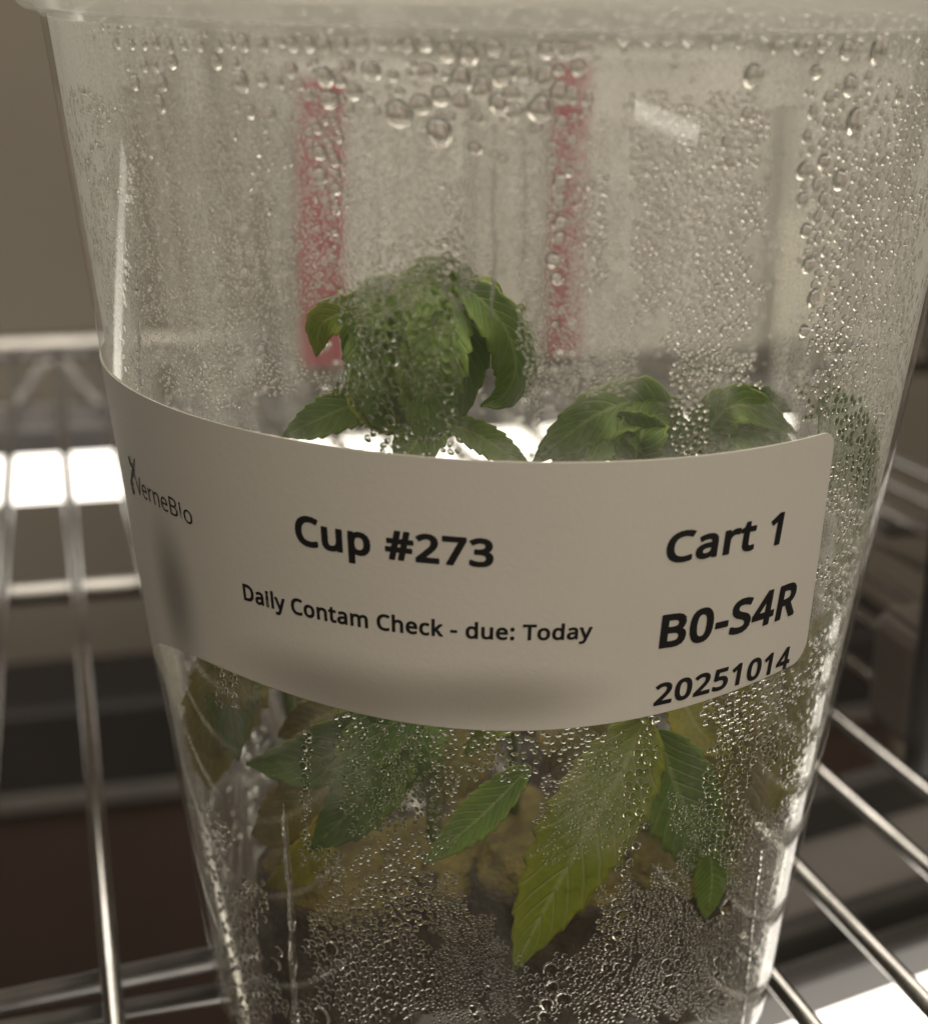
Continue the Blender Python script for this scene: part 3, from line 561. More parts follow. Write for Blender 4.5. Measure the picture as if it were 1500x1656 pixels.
# ------------------------------------------------------------------ plantlets inside the cup
def leaf_blade(name, mid, hw, roll, cupv, key, parent, teeth=9, hint=None, ruffle=.12, tipw=.0, seed=0, wpeak=.42):
    rs = np.random.default_rng(seed+11); nu, nv = 57, 13
    P = spline(mid, nu); V = []; UVl = []
    T = np.gradient(P, axis=0); T /= np.linalg.norm(T, axis=1)[:, None]
    ph = rs.uniform(0, 6.28, 6)
    for i in range(nu):
        u = i/(nu-1)
        hn = (CAM-P[i]) if hint is None else np.array(hint, float); hn /= np.linalg.norm(hn)
        side = np.cross(T[i], hn); side /= np.linalg.norm(side); nrm = np.cross(side, T[i])
        a = math.radians(roll[0]+(roll[1]-roll[0])*u); sd = side*math.cos(a)+nrm*math.sin(a); nm = nrm*math.cos(a)-side*math.sin(a)
        # ovate outline
        e = u**.62*(1-u)**.9; pk = wpeak**.62*(1-wpeak)**.9; wv = hw*min(e/pk, 1.08)
        wv = max(wv, hw*.05)
        saw = (u*teeth) % 1.0; tooth = 1+.17*(saw-.55)*(1 if .06 < u < .97 else 0)
        for j in range(nv):
            v = -1+2*j/(nv-1); av = abs(v)
            ww = wv*(1+(tooth-1)*av**3)
            vein = ((u-.22*av)*11) % 1.0
            bul = math.sin(vein*math.pi)**1.0*.055*hw*(av*(1.25-av))*2
            ruf = ruffle*hw*av**2*(math.sin(u*9+ph[0]+v*1.3)*.6+math.sin(u*17+ph[1]-v*2)*.4)
            q = v*cupv[1]*1.0
            # curl across: arc of the cross section
            if abs(cupv[0]) > 1e-3:
                al = cupv[0]*v; x = math.sin(al)/cupv[0]; y = (1-math.cos(al))/cupv[0]
            else: x, y = v, 0
            fold = cupv[1]*av
            V.append(P[i]+sd*ww*x+nm*(ww*(y+fold)+bul+ruf*min(1, 4*u*(1-u)+.15)))
            UVl.append((u, v, 0))
    Fc = []
    for i in range(nu-1):
        for j in range(nv-1):
            a = i*nv+j; Fc.append((a, a+1, a+nv+1, a+nv))
    o = from_np(name, V, Fc, LEAF[key], parent)
    at = o.data.attributes.new('leafuv', 'FLOAT_VECTOR', 'POINT'); at.data.foreach_set('vector', np.array(UVl, np.float32).reshape(-1))
    md = o.modifiers.new('thick', 'SOLIDIFY'); md.thickness = .00022; md.offset = 0
    return o
_seed = [0]
def inside(P, marg=.0014):
    """keep a point inside the cup wall"""
    r = math.hypot(P[0], P[1]); mx = rad(P[2])-WT-marg
    if r > mx: P = np.array([P[0]*mx/r, P[1]*mx/r, P[2]])
    return P
def leaf(parent, pts, hwpx, roll=(0, 0), cup_=(.5, .0), key='mid', wall=None, clamp=True, **kw):
    W = []
    for p in pts:
        q = cone(p[0], p[1], WT+wall+(p[2] if len(p) > 2 else 0)) if wall is not None else aty(p[0], p[1], p[2])
        W.append(q)
    dp = np.mean([depth(q) for q in W]); _seed[0] += 1
    o = leaf_blade('leaf', W, hwpx*dp/F_PX, roll, cup_, key, parent, seed=_seed[0], **kw)
    co = np.array([v.co for v in o.data.vertices])
    r = np.hypot(co[:, 0], co[:, 1]); mx = RB+K*co[:, 2]-WT-.0007; f = np.where(r > mx, mx/r, 1.0)
    co[:, 0] *= f; co[:, 1] *= f
    o.data.vertices.foreach_set('co', co.astype(np.float32).reshape(-1)); o.data.update()
    return o
def stem(parent, pts, r0=.0011, r1=.0007):
    P = spline([aty(*p) if len(p) == 3 and not isinstance(p, np.ndarray) else p for p in pts], 18)
    return rod('stem', list(P), list(np.linspace(r0, r1, 18)), M_stem, parent, 8)
def plant(label, pos): return thing('plantlet', label, 'plant', (0, 0, 0), 0, 'plantlets growing in the cup')

p1 = plant('tall plantlet with a crumpled curled leaf head rising above the label middle', None)
Y = -.026
stem(p1, [(700, 1400, -.008), (705, 1000, -.012), (690, 760, -.018), (690, 600, Y)])
leaf(p1, [(745, 460, Y-.003), (785, 492, Y-.008), (822, 540, Y-.009), (834, 598, Y-.004), (814, 640, Y+.002), (778, 656, Y+.005)], 38, (0, -25), (.7, 0), 'mid', ruffle=.08, wpeak=.3)
leaf(p1, [(738, 455, Y+.002), (757, 520, Y-.003), (757, 590, Y-.003), (742, 690, Y)], 40, (-10, 0), (.3, 0), 'dark', ruffle=.08)
leaf(p1, [(760, 462, Y+.004), (700, 455, Y-.006), (655, 505, Y-.010), (628, 570, Y-.008)], 48, (20, -10), (.9, .1), 'mid', ruffle=.25)
leaf(p1, [(730, 480, Y-.004), (705, 560, Y-.010), (690, 640, Y-.008), (700, 735, Y)], 58, (0, 10), (.6, .1), 'mid', ruffle=.22)
leaf(p1, [(660, 500, Y), (620, 490, Y-.008), (585, 530, Y-.010), (568, 600, Y-.006)], 46, (0, -20), (.9, .0), 'mid', ruffle=.25)
leaf(p1, [(640, 500, Y), (612, 560, Y-.009), (620, 640, Y-.009), (650, 700, Y)], 58, (0, 0), (.7, .1), 'dark', ruffle=.2)
leaf(p1, [(620, 510, Y+.002), (565, 505, Y), (520, 525, Y), (512, 575, Y+.004)], 34, (10, -20), (.8, 0), 'lime', ruffle=.15)
leaf(p1, [(640, 660, Y), (575, 655, Y-.003), (510, 680, Y-.002), (458, 706, Y+.002)], 36, (15, 0), (.5, 0), 'mid')
leaf(p1, [(640, 690, Y-.004), (600, 660, Y-.008), (560, 640, Y-.006)], 30, (0, 0), (.5, 0), 'lime')
leaf(p1, [(690, 640, Y+.004), (680, 700, Y-.003), (640, 760, Y-.004)], 46, (0, 0), (.5, 0), 'mid')
leaf(p1, [(720, 680, Y), (775, 705, Y-.003), (815, 730, Y-.002), (860, 760, Y)], 26, (0, 0), (.4, 0), 'mid')
leaf(p1, [(752, 470, Y-.003), (772, 455, Y-.004), (797, 460, Y-.004), (808, 480, Y-.003), (800, 498, Y-.004)], 9, (40, 70), (.8, 0), 'lime', teeth=4)
leaf(p1, [(820, 520, Y), (842, 500, Y), (838, 492, Y)], 9, (0, 0), (.3, 0), 'lime', teeth=3)
# leaves of the tall plantlet below the label
leaf(p1, [(690, 1130, -.030), (600, 1190, -.032), (500, 1230, -.028), (400, 1235, -.022)], 56, (-10, 10), (.5, 0), 'dark')
leaf(p1, [(640, 1110, -.028), (615, 1210, -.033), (575, 1300, -.034), (505, 1372, -.030)], 66, (0, -10), (.4, .05), 'dark')
leaf(p1, [(700, 1100, -.020), (670, 1200, -.026), (640, 1290, -.026)], 52, (0, 0), (.4, 0), 'mid')

p2 = plant('plantlet whose serrated green leaf droops down against the front wall', None)
stem(p2, [(1040, 1400, -.004), (1045, 1250, -.010), (1050, 1000, -.014), (1020, 760, -.016)])
leaf(p2, [(1110, 720, -.012), (1040, 655, -.022), (975, 665, -.026), (915, 705, -.024), (862, 748, -.020)], 48, (0, 15), (.8, .1), 'mid', ruffle=.2)
leaf(p2, [(1020, 770, -.02), (1035, 712, -.027), (1050, 676, -.024), (1092, 668, -.018)], 42, (0, 0), (.7, 0), 'mid', ruffle=.25)
leaf(p2, [(1100, 730, -.010), (1010, 690, -.016), (940, 720, -.018), (890, 770, -.014)], 52, (0, 0), (.5, 0), 'mid', ruffle=.2)
leaf(p2, [(1085, 770, -.008), (1065, 720, -.014), (1030, 678, -.018), (985, 680, -.018)], 40, (0, 0), (.5, 0), 'mid', ruffle=.3)
leaf(p2, [(1090, 770, -.014), (1065, 720, -.024), (1020, 690, -.027), (985, 690, -.024)], 34, (0, 0), (.7, 0), 'dark', ruffle=.25)
leaf(p2, [(1044, 1160), (1000, 1255), (940, 1360), (880, 1470), (832, 1566)], 78, (0, 0), (-.15, 0), 'lime', wall=.0022, teeth=11, ruffle=.03, wpeak=.45, hint=(.1, -1, .1))
leaf(p2, [(1062, 1180), (1090, 1265), (1122, 1350), (1150, 1440)], 66, (0, 12), (.1, .0), 'mid', wall=.0065, teeth=9, ruffle=.06)
leaf(p2, [(1148, 1375), (1150, 1430), (1140, 1486)], 33, (0, 0), (-.1, 0), 'mid', wall=.0012, teeth=6, ruffle=.03, hint=(.4, -1, .1))
leaf(p2, [(858, 1240), (800, 1300), (750, 1345), (686, 1396)], 36, (-25, -10), (.3, .25), 'mid', wall=.005, teeth=9, ruffle=.05)

p3 = plant('plantlet with a rounded puckered leaf top beside the label right corner', None)
stem(p3, [(1180, 1360, .004), (1190, 1100, .0), (1190, 760, -.006)])
leaf(p3, [(1130, 770, -.012), (1150, 690, -.020), (1200, 655, -.022), (1285, 700, -.014)], 40, (0, 10), (.8, .1), 'mid', ruffle=.2)
leaf(p3, [(1130, 760, -.008), (1170, 705, -.014), (1230, 700, -.014), (1290, 740, -.008)], 38, (0, 0), (.4, 0), 'mid', ruffle=.25)
leaf(p3, [(1150, 730, -.018), (1190, 665, -.018), (1235, 650, -.012), (1280, 665, -.006)], 30, (0, 0), (.6, 0), 'dark', ruffle=.25)
leaf(p3, [(1335, 625), (1375, 720), (1385, 830), (1375, 960)], 46, (0, 0), (-.2, 0), 'mid', wall=.003)
leaf(p3, [(1390, 800), (1385, 930), (1362, 1060), (1330, 1190)], 42, (0, 0), (-.2, 0), 'mid', wall=.003)
leaf(p3, [(1360, 980), (1330, 1090), (1290, 1210), (1235, 1330)], 56, (0, 0), (-.1, 0), 'olive', wall=.005)
leaf(p3, [(1310, 1060), (1250, 1130), (1210, 1220), (1190, 1320)], 60, (0, 0), (-.1, 0), 'olive', wall=.012)
leaf(p3, [(1120, 1130, -.01), (1170, 1200, -.016), (1190, 1290, -.018), (1180, 1380, -.018)], 62, (0, 0), (.4, 0), 'brown')
leaf(p3, [(1100, 1120, -.012), (1130, 1180, -.020), (1180, 1220, -.022)], 40, (0, 0), (.4, 0), 'olive')

p4 = plant('plantlet with yellowing leaves pressed toward the left side of the cup', None)
stem(p4, [(500, 1380, .0), (480, 1200, -.004), (440, 1000, -.006), (420, 900, -.006)])
leaf(p4, [(420, 1000, -.010), (380, 1090, -.016), (350, 1180, -.016), (338, 1275, -.012)], 66, (0, 0), (.4, 0), 'olive')
leaf(p4, [(400, 1010), (365, 1090), (345, 1170), (335, 1270)], 52, (0, 0), (-.1, 0), 'olive', wall=.004)
leaf(p4, [(420, 980, -.016), (385, 1080, -.022), (372, 1150, -.022), (385, 1230, -.018)], 42, (0, 0), (.4, 0), 'dark')
leaf(p4, [(560, 1200, -.008), (500, 1280, -.016), (450, 1330, -.018), (408, 1350, -.014)], 50, (0, 0), (.5, 0), 'brown')
leaf(p4, [(600, 1120, -.010), (520, 1160, -.016), (450, 1190, -.016)], 44, (0, 0), (.5, 0), 'brown')
leaf(p4, [(560, 1300, -.018), (510, 1370, -.022), (470, 1420, -.022), (425, 1440, -.018)], 34, (0, 20), (.5, 0), 'olive')

p5 = plant('small plantlet at the back with a bright leaf tip just under the label', None)
stem(p5, [(830, 1330, .015), (830, 1180, .01), (820, 1000, .006)])
leaf(p5, [(845, 1150, -.026), (800, 1175, -.030), (748, 1222, -.030)], 26, (0, 0), (.4, 0), 'lime')
leaf(p5, [(900, 1130, -.004), (930, 1200, -.010), (920, 1290, -.010)], 60, (0, 0), (.4, 0), 'brown')
leaf(p5, [(780, 1140, .0), (740, 1230, -.006), (700, 1300, -.008)], 56, (0, 0), (.4, 0), 'brown')
leaf(p5, [(1000, 1130, .0), (980, 1220, -.006), (960, 1330, -.006)], 56, (0, 0), (.4, 0), 'dark')
# peat plugs --------------------------------------------------------------
def plug(px, py, y, r, label):
    P = aty(px, py, y); h = P[2]-.0035; V = []; Fc = []; n, k_ = 40, 16; rs = np.random.default_rng(int(px))
    t = thing('peat_plug', label, 'plug', (P[0], P[1], .0035), 0, 'peat plugs at the cup bottom')
    def lump(nm, rr, z0, z1, amp, mt, dome):
        V = []; Fc = []
        ph = rs.uniform(0, 6.28, 8)
        for j in range(k_+1):
            s = j/k_; z = z0+(z1-z0)*s
            for i in range(n):
                a = 2*math.pi*i/n
                w1 = 1+amp*(math.sin(3*a+ph[0]+s*3)+.7*math.sin(7*a+ph[1]-s*5)+.6*math.sin(13*a+ph[2]+s*9)+.5*math.sin(s*14+ph[3]+a))
                q = rr*w1*(math.sqrt(max(1-s**dome, 0.0)) if dome else (.88+.12*s))
                V.append((q*math.cos(a), q*math.sin(a), z))
        for j in range(k_):
            for i in range(n):
                i2 = (i+1) % n; Fc.append((j*n+i, j*n+i2, (j+1)*n+i2, (j+1)*n+i))
        V.append((0, 0, z1)); c0 = len(V)-1
        for i in range(n): Fc.append((k_*n+i, k_*n+(i+1) % n, c0))
        from_np(nm, V, Fc, mt, t)
    lump('peat_body', r, 0, h, .025, M_plug, 0); lump('root_mat', r*.9, h-.001, h+.005, .06, M_moss, 2.0)
    return t
plug(560, 1405, -.014, .0125, 'dark peat plug at the cup left under the yellowing leaves')
plug(705, 1390, -.006, .0115, 'dark peat plug at the cup middle with brown roots on top')
plug(900, 1400, -.012, .0120, 'dark peat plug behind the drooping serrated leaf')
plug(1075, 1380, -.006, .0120, 'dark peat plug at the cup right below the small leaf')
plug(820, 1335, .018, .0120, 'dark peat plug at the back of the cup floor')

# ------------------------------------------------------------------ water drops on the inside wall
DROP = []          # (x,y,r) in photo measure, on the front wall
def D(x, y, r): DROP.append((x, y, r))
# the row hanging under the rim
x = 188.0
while x < 720: r = random.uniform(9, 15); D(x, 72+random.uniform(-4, 4), r); x += 2*r*random.uniform(.95, 1.25)
while x < 960: r = random.uniform(12, 18); D(x, 82+random.uniform(-6, 8), r); x += 2*r*random.uniform(1.0, 1.4)
for q in [(206, 106, 9), (233, 104, 13), (250, 106, 10), (278, 99, 13), (218, 133, 14), (262, 133, 15), (258, 168, 14), (350, 100, 12), (388, 132, 19), (424, 129, 12), (380, 104, 10), (450, 133, 11), (470, 112, 14), (405, 180, 14), (437, 184, 13), (440, 208, 19), (468, 192, 8), (430, 225, 8),
          (525, 124, 17), (560, 108, 17), (600, 115, 18), (533, 160, 17), (572, 147, 15), (640, 92, 19), (690, 115, 17), (745, 127, 20), (645, 183, 22), (680, 168, 18), (712, 155, 17), (710, 213, 22), (745, 165, 17), (728, 190, 10), (778, 145, 19), (812, 122, 18), (845, 118, 16), (880, 126, 17), (903, 150, 16), (872, 175, 22), (832, 180, 16), (806, 168, 17), (826, 150, 14), (866, 208, 13), (925, 155, 12), (772, 192, 11), (768, 240, 12), (800, 250, 8), (812, 258, 8), (905, 90, 16), (935, 110, 14), (890, 236, 9),
          (517, 247, 13), (541, 260, 11), (518, 284, 13), (542, 280, 9), (543, 305, 10), (543, 338, 9), (541, 375, 7), (541, 400, 6), (530, 230, 9), (548, 224, 8), (513, 208, 10),
          (905, 296, 14), (903, 326, 12), (905, 362, 12), (903, 385, 11), (895, 420, 13), (900, 450, 10), (897, 525, 8), (892, 262, 10), (920, 278, 9), (890, 350, 8),
          (950, 390, 9), (965, 412, 9), (962, 440, 8), (975, 395, 8), (958, 465, 7), (948, 345, 7), (955, 300, 8),
          (1218, 122, 20), (1205, 185, 10), (1320, 115, 14), (1375, 138, 18), (1403, 125, 11), (1340, 160, 13), (1315, 180, 13), (1337, 200, 12), (1382, 196, 24), (1305, 220, 12), (1330, 232, 11), (1312, 242, 10), (1300, 275, 17), (1332, 262, 15), (1358, 290, 18), (1320, 298, 12), (1297, 322, 14), (1330, 322, 12), (1322, 350, 12), (1352, 350, 12), (1303, 372, 13), (1322, 386, 10), (1335, 405, 11), (1307, 428, 15), (1316, 412, 7), (1315, 482, 15), (1325, 468, 6), (1300, 535, 12), (1308, 525, 6), (1455, 155, 13), (1495, 158, 12), (1175, 230, 12), (1180, 262, 11), (1160, 465, 9), (1172, 440, 7), (1170, 535, 9), (1165, 480, 8),
          (1048, 60, 14), (1085, 62, 11), (1115, 60, 15), (1200, 67, 13), (1255, 76, 12), (1295, 74, 14), (1330, 73, 13), (1370, 80, 18), (1420, 82, 24), (1160, 68, 12), (1010, 62, 12), (1085, 32, 9), (1060, 30, 8), (1290, 42, 11), (1350, 42, 9), (1495, 92, 13),
          (733, 470, 10), (720, 492, 11), (724, 512, 10), (722, 552, 11), (723, 575, 10), (724, 595, 10), (722, 615, 9), (724, 630, 10), (726, 652, 8), (732, 448, 10), (742, 462, 9), (704, 472, 9), (690, 500, 10), (728, 680, 8), (724, 700, 8),
          (632, 488, 12), (634, 525, 11), (630, 543, 10), (633, 580, 13), (632, 602, 10), (625, 560, 9), (626, 620, 8), (640, 632, 9), (655, 592, 9), (655, 558, 8), (660, 575, 8), (628, 655, 8), (630, 680, 9), (610, 500, 9), (598, 512, 8), (612, 540, 8), (605, 575, 9), (618, 600, 8), (575, 605, 8), (590, 580, 8), (668, 540, 8), (690, 555, 8), (676, 605, 8), (700, 625, 8), (660, 640, 9), (680, 520, 9), (660, 512, 8), (690, 650, 8),
          (888, 1567, 12), (920, 1571, 11), (892, 1597, 13), (910, 1615, 13), (883, 1624, 13), (880, 1643, 11), (996, 1459, 9), (1004, 1479, 11), (1005, 1495, 9), (998, 1512, 11), (983, 1532, 8), (992, 1542, 7), (993, 1554, 7), (980, 1564, 9), (998, 1563, 8), (841, 1615, 7), (1010, 1412, 8), (1018, 1396, 8), (1016, 1378, 7), (1028, 1368, 8),
          (1075, 1558, 10), (1079, 1584, 12), (1096, 1538, 8), (1094, 1558, 7), (1098, 1580, 7), (1086, 1600, 8), (1087, 1510, 7), (1100, 1522, 7), (1174, 1466, 14), (1187, 1383, 10), (1159, 1554, 9), (1157, 1577, 8), (1148, 1606, 7), (1235, 1422, 8), (1130, 1535, 6),
          (635, 1445, 9), (628, 1470, 8), (640, 1490, 10), (634, 1420, 7), (630, 1395, 7), (536, 1535, 13), (530, 1558, 9), (548, 1560, 10), (533, 1580, 9), (520, 1645, 18), (640, 1580, 8), (625, 1230, 7), (622, 1250, 7), (765, 1632, 9), (770, 1645, 8), (790, 1600, 7), (450, 1540, 9), (445, 1560, 12), (500, 1190, 7), (492, 1210, 7), (490, 1238, 8), (493, 1255, 6), (1060, 1165, 8), (1055, 1185, 7)]:
    D(*q)
BIG = list(DROP)
# fields of finer drops: polygon, smallest radius, largest radius, share of the area covered
ZONES = [
 ([(85, 140), (165, 140), (195, 330), (215, 560), (228, 640), (180, 605), (150, 480), (110, 270)], 3.5, 8, .75),
 ([(275, 330), (300, 210), (380, 200), (390, 420), (385, 660), (330, 660), (290, 480)], 2.6, 4.8, .45),
 ([(208, 190), (228, 190), (232, 320), (215, 320)], 4, 7, .3),
 ([(370, 190), (470, 170), (450, 330), (395, 330)], 4, 9, .5),
 ([(425, 230), (445, 230), (440, 350), (428, 350)], 5, 8, .5),
 ([(570, 170), (720, 210), (700, 440), (560, 440)], 2.6, 4.6, .33),
 ([(703, 290), (752, 290), (748, 452), (705, 452)], 3.5, 8, .62),
 ([(832, 190), (890, 240), (880, 700), (845, 640)], 2.4, 4.0, .55),
 ([(928, 280), (985, 260), (985, 480), (935, 480)], 4, 8, .55),
 ([(1020, 150), (1245, 160), (1228, 330), (1205, 620), (1095, 625), (1085, 480), (1020, 560)], 2.8, 6.2, .6),
 ([(985, 480), (1030, 480), (1025, 640), (985, 640)], 2.6, 4.0, .35),
 ([(1085, 560), (1140, 560), (1145, 735), (1085, 740)], 4.5, 7, .75),
 ([(1325, 145), (1500, 120), (1500, 560), (1478, 640), (1335, 640), (1290, 300)], 3.6, 8.5, .6),
 ([(1290, 600), (1479, 600), (1440, 800), (1400, 960), (1350, 1220), (1300, 1330), (1235, 1330), (1330, 1000), (1352, 700)], 4.0, 7.2, .85),
 ([(560, 490), (620, 470), (742, 445), (742, 742), (600, 735), (545, 600)], 4.5, 8, .20),
 ([(430, 95), (960, 140), (900, 230), (640, 200), (500, 180)], 4, 11, .35),
 ([(500, 190), (560, 190), (556, 330), (505, 330)], 4, 9, .5),
 ([(540, 1150), (1030, 1168), (1000, 1240), (850, 1235), (720, 1300), (700, 1400), (570, 1430), (545, 1250)], 3.2, 5.4, .34),
 ([(1036, 1150), (1064, 1150), (1052, 1300), (1012, 1400), (1000, 1425), (1008, 1340)], 5.5, 8, .85),
 ([(1150, 1125), (1245, 1095), (1225, 1250), (1182, 1390), (1150, 1390), (1138, 1250)], 5.0, 7.5, .8),
 ([(1245, 1095), (1300, 1070), (1280, 1230), (1225, 1250)], 3.5, 6, .5),
 ([(520, 1440), (640, 1395), (702, 1420), (690, 1656), (480, 1656)], 3.2, 8, .88),
 ([(700, 1420), (740, 1400), (800, 1500), (785, 1656), (690, 1656)], 2.2, 3.6, .6),
 ([(830, 1580), (890, 1490), (1000, 1420), (1050, 1656), (850, 1656)], 2.8, 5.6, .72),
 ([(990, 1420), (1150, 1400), (1285, 1260), (1268, 1500), (1215, 1656), (1040, 1656)], 2.4, 4.0, .8),
 ([(780, 1500), (830, 1540), (845, 1656), (785, 1656)], 1.8, 2.6, .3),
 ([(296, 1260), (350, 1330), (400, 1480), (475, 1656), (372, 1656), (335, 1540)], 3.6, 6.4, .85),
 ([(850, 1290), (1000, 1200), (1012, 1330), (900, 1430)], 2.6, 3.6, .3),
 ([(1080, 1280), (1180, 1300), (1160, 1480), (1110, 1450)], 2.4, 3.6, .5),
 ([(615, 1215), (645, 1215), (640, 1500), (620, 1500)], 4, 7, .7),
 ([(488, 1180), (503, 1180), (498, 1400), (485, 1400)], 3.5, 6, .6),
 ([(500, 1370), (545, 1370), (560, 1440), (510, 1440)], 3.5, 6, .6),
 ([(385, 1420), (430, 1430), (425, 1490), (395, 1470)], 4, 7, .8),
 ([(340, 1062), (395, 1090), (390, 1150), (350, 1140)], 3.5, 5.5, .5),
 ([(150, 20), (1000, 5), (1000, 55), (160, 60)], 3, 7, .22),
 ([(1000, 5), (1500, 20), (1500, 75), (1000, 55)], 4, 11, .5),
 ([(165, 140), (1010, 200), (1010, 640), (230, 640)], 1.8, 3.4, .26),
]
def in_poly(x, y, poly):
    ins = np.zeros(len(x), bool); n = len(poly)
    for i in range(n):
        x1, y1 = poly[i]; x2, y2 = poly[(i+1) % n]
        if y1 == y2: continue
        cnd = ((y1 > y) != (y2 > y)) & (x < (x2-x1)*(y-y1)/(y2-y1)+x1); ins ^= cnd
    return ins
CELL = .0009; grid = {}
KEEP = []          # (theta, z, radius in metres)
def try_add(th, z, r, gap=.90, flat=1.0):
    R_ = rad(z); s = th*.05; i0, j0 = int(math.floor(s/CELL)), int(math.floor(z/CELL)); k_ = max(1, int(math.ceil((r+.0009)/CELL)))
    for i in range(i0-k_, i0+k_+1):
        for j in range(j0-k_, j0+k_+1):
            for (s2, z2, r2) in grid.get((i, j), ()):
                if ((s-s2)*R_/.05)**2+(z-z2)**2 < ((r+r2)*gap)**2: return False
    grid.setdefault((i0, j0), []).append((s, z, r)); KEEP.append((th, z, r, flat)); return True
for (x, y, r) in BIG:
    P, ok = cone_many(x, y, WT)
    if ok and P[2] < .1418: try_add(math.atan2(P[1], P[0]), P[2], r*depth(P)/F_PX, .80, .55 if (540 < x < 745 and 440 < y < 745) else 1.0)
NBIG = len(KEEP)
for poly, r0, r1, cov in ZONES:
    pa = np.array(poly, float); lo = pa.min(0); hi = pa.max(0)
    ar = .5*abs(np.dot(pa[:, 0], np.roll(pa[:, 1], 1))-np.dot(pa[:, 1], np.roll(pa[:, 0], 1)))
    rm = r0+(r1-r0)*.38; n_t = int(ar*cov/(math.pi*rm*rm)); att = int(n_t*6*(hi-lo).prod()/ar)
    xx = rng.uniform(lo[0], hi[0], att); yy = rng.uniform(lo[1], hi[1], att)
    wv = min(16, .12*min(hi-lo)); ok = in_poly(xx+wv*(np.sin(yy*.045+lo[0])+.7*np.sin(yy*.12+xx*.05)), yy+wv*(np.sin(xx*.05+lo[1])+.8*np.sin(xx*.13-yy*.03)), poly); xx, yy = xx[ok], yy[ok]
    for (cx, cy, ax, ay) in ((1146, 1437, 30, 52), (915, 1470, 55, 75), (868, 1520, 30, 55)):
        kk = ((xx-cx)/ax)**2+((yy-cy)/ay)**2 > 1; xx, yy = xx[kk], yy[kk]
    if r1 < 3.5 and r0 < 2:
        for (cx, cy, ax, ay) in ((525, 545, 48, 58), (800, 560, 62, 115), (520, 690, 75, 50), (790, 715, 75, 32), (980, 700, 115, 50), (1210, 690, 75, 45)):
            kk = ((xx-cx)/ax)**2+((yy-cy)/ay)**2 > 1; xx, yy = xx[kk], yy[kk]
    P, ok = cone_many(xx, yy, WT); P = P[ok]
    if len(P) == 0: continue
    rr = r0+(r1-r0)*rng.beta(1.1, 2.0, len(P)); rr = -np.sort(-rr)
    ths = np.arctan2(P[:, 1], P[:, 0]); dp = (P-CAM)@FW; got = 0.0
    for i in range(len(P)):
        if P[i, 2] > .1416: continue
        if got > ar*min(cov*1.25, .95): break
        # part of each field is thinned in vertical runs
        if cov < .6 and rng.random() < .30+.35*math.sin(ths[i]*140+math.sin(P[i, 2]*60)*1.3): continue
        if try_add(ths[i], P[i, 2], rr[i]*dp[i]/F_PX, flat=.6 if poly[0] == (560, 490) else 1.0): got += math.pi*rr[i]**2
# drops on the far side of the cup wall
for _ in range(5200):
    th = random.uniform(math.radians(5), math.radians(175)); z = random.uniform(.01, .138)
    if math.sin(th*19+math.sin(z*50))+math.sin(th*47) < -.3: continue
    try_add(th, z, random.choice((.00022, .0003, .0003, .0004, .0005, .0007)))
KEEP = np.array(KEEP)
def cap_mesh(ns, nr, ca=math.radians(72), irr=0.0, seed=0):
    """closed drop: domed side towards +Z, flat foot at Z = 0, foot radius 1"""
    rs = np.random.default_rng(seed); a = rs.uniform(0, 6.28, 3)
    V = []; Fc = []
    for k_ in range(nr):
        t_ = ca*(1-k_/nr); rr = math.sin(t_)/math.sin(ca); zz_ = (math.cos(t_)-math.cos(ca))/math.sin(ca)
        for i in range(ns):
            q = 2*math.pi*i/ns; f = 1+irr*(math.sin(2*q+a[0])+.6*math.sin(3*q+a[1]))
            V.append((rr*f*math.cos(q), rr*f*math.sin(q), zz_))
    V.append((0, 0, (1-math.cos(ca))/math.sin(ca))); top = len(V)-1
    for k_ in range(nr-1):
        for i in range(ns):
            j = (i+1) % ns; Fc.append((k_*ns+i, k_*ns+j, (k_+1)*ns+j, (k_+1)*ns+i))
    for i in range(ns): Fc.append(((nr-1)*ns+i, (nr-1)*ns+(i+1) % ns, top))
    b0 = len(V)
    for i in range(ns): V.append(V[i])
    Fc.append(tuple(range(b0+ns-1, b0-1, -1)))
    return np.array(V), Fc
def frame_at(th, z):
    n_ = np.stack([-np.cos(th), -np.sin(th), np.full_like(th, K)], -1); n_ /= np.linalg.norm(n_, axis=-1)[..., None]   # inward
    t_ = np.stack([-np.sin(th), np.cos(th), np.zeros_like(th)], -1); b_ = np.cross(n_, t_)
    R_ = np.where(z > ZT+.0006, rad(ZT)+.0004, rad(z)-WT); c_ = np.stack([R_*np.cos(th), R_*np.sin(th), z], -1)+n_*.00003
    return c_, t_, b_, n_
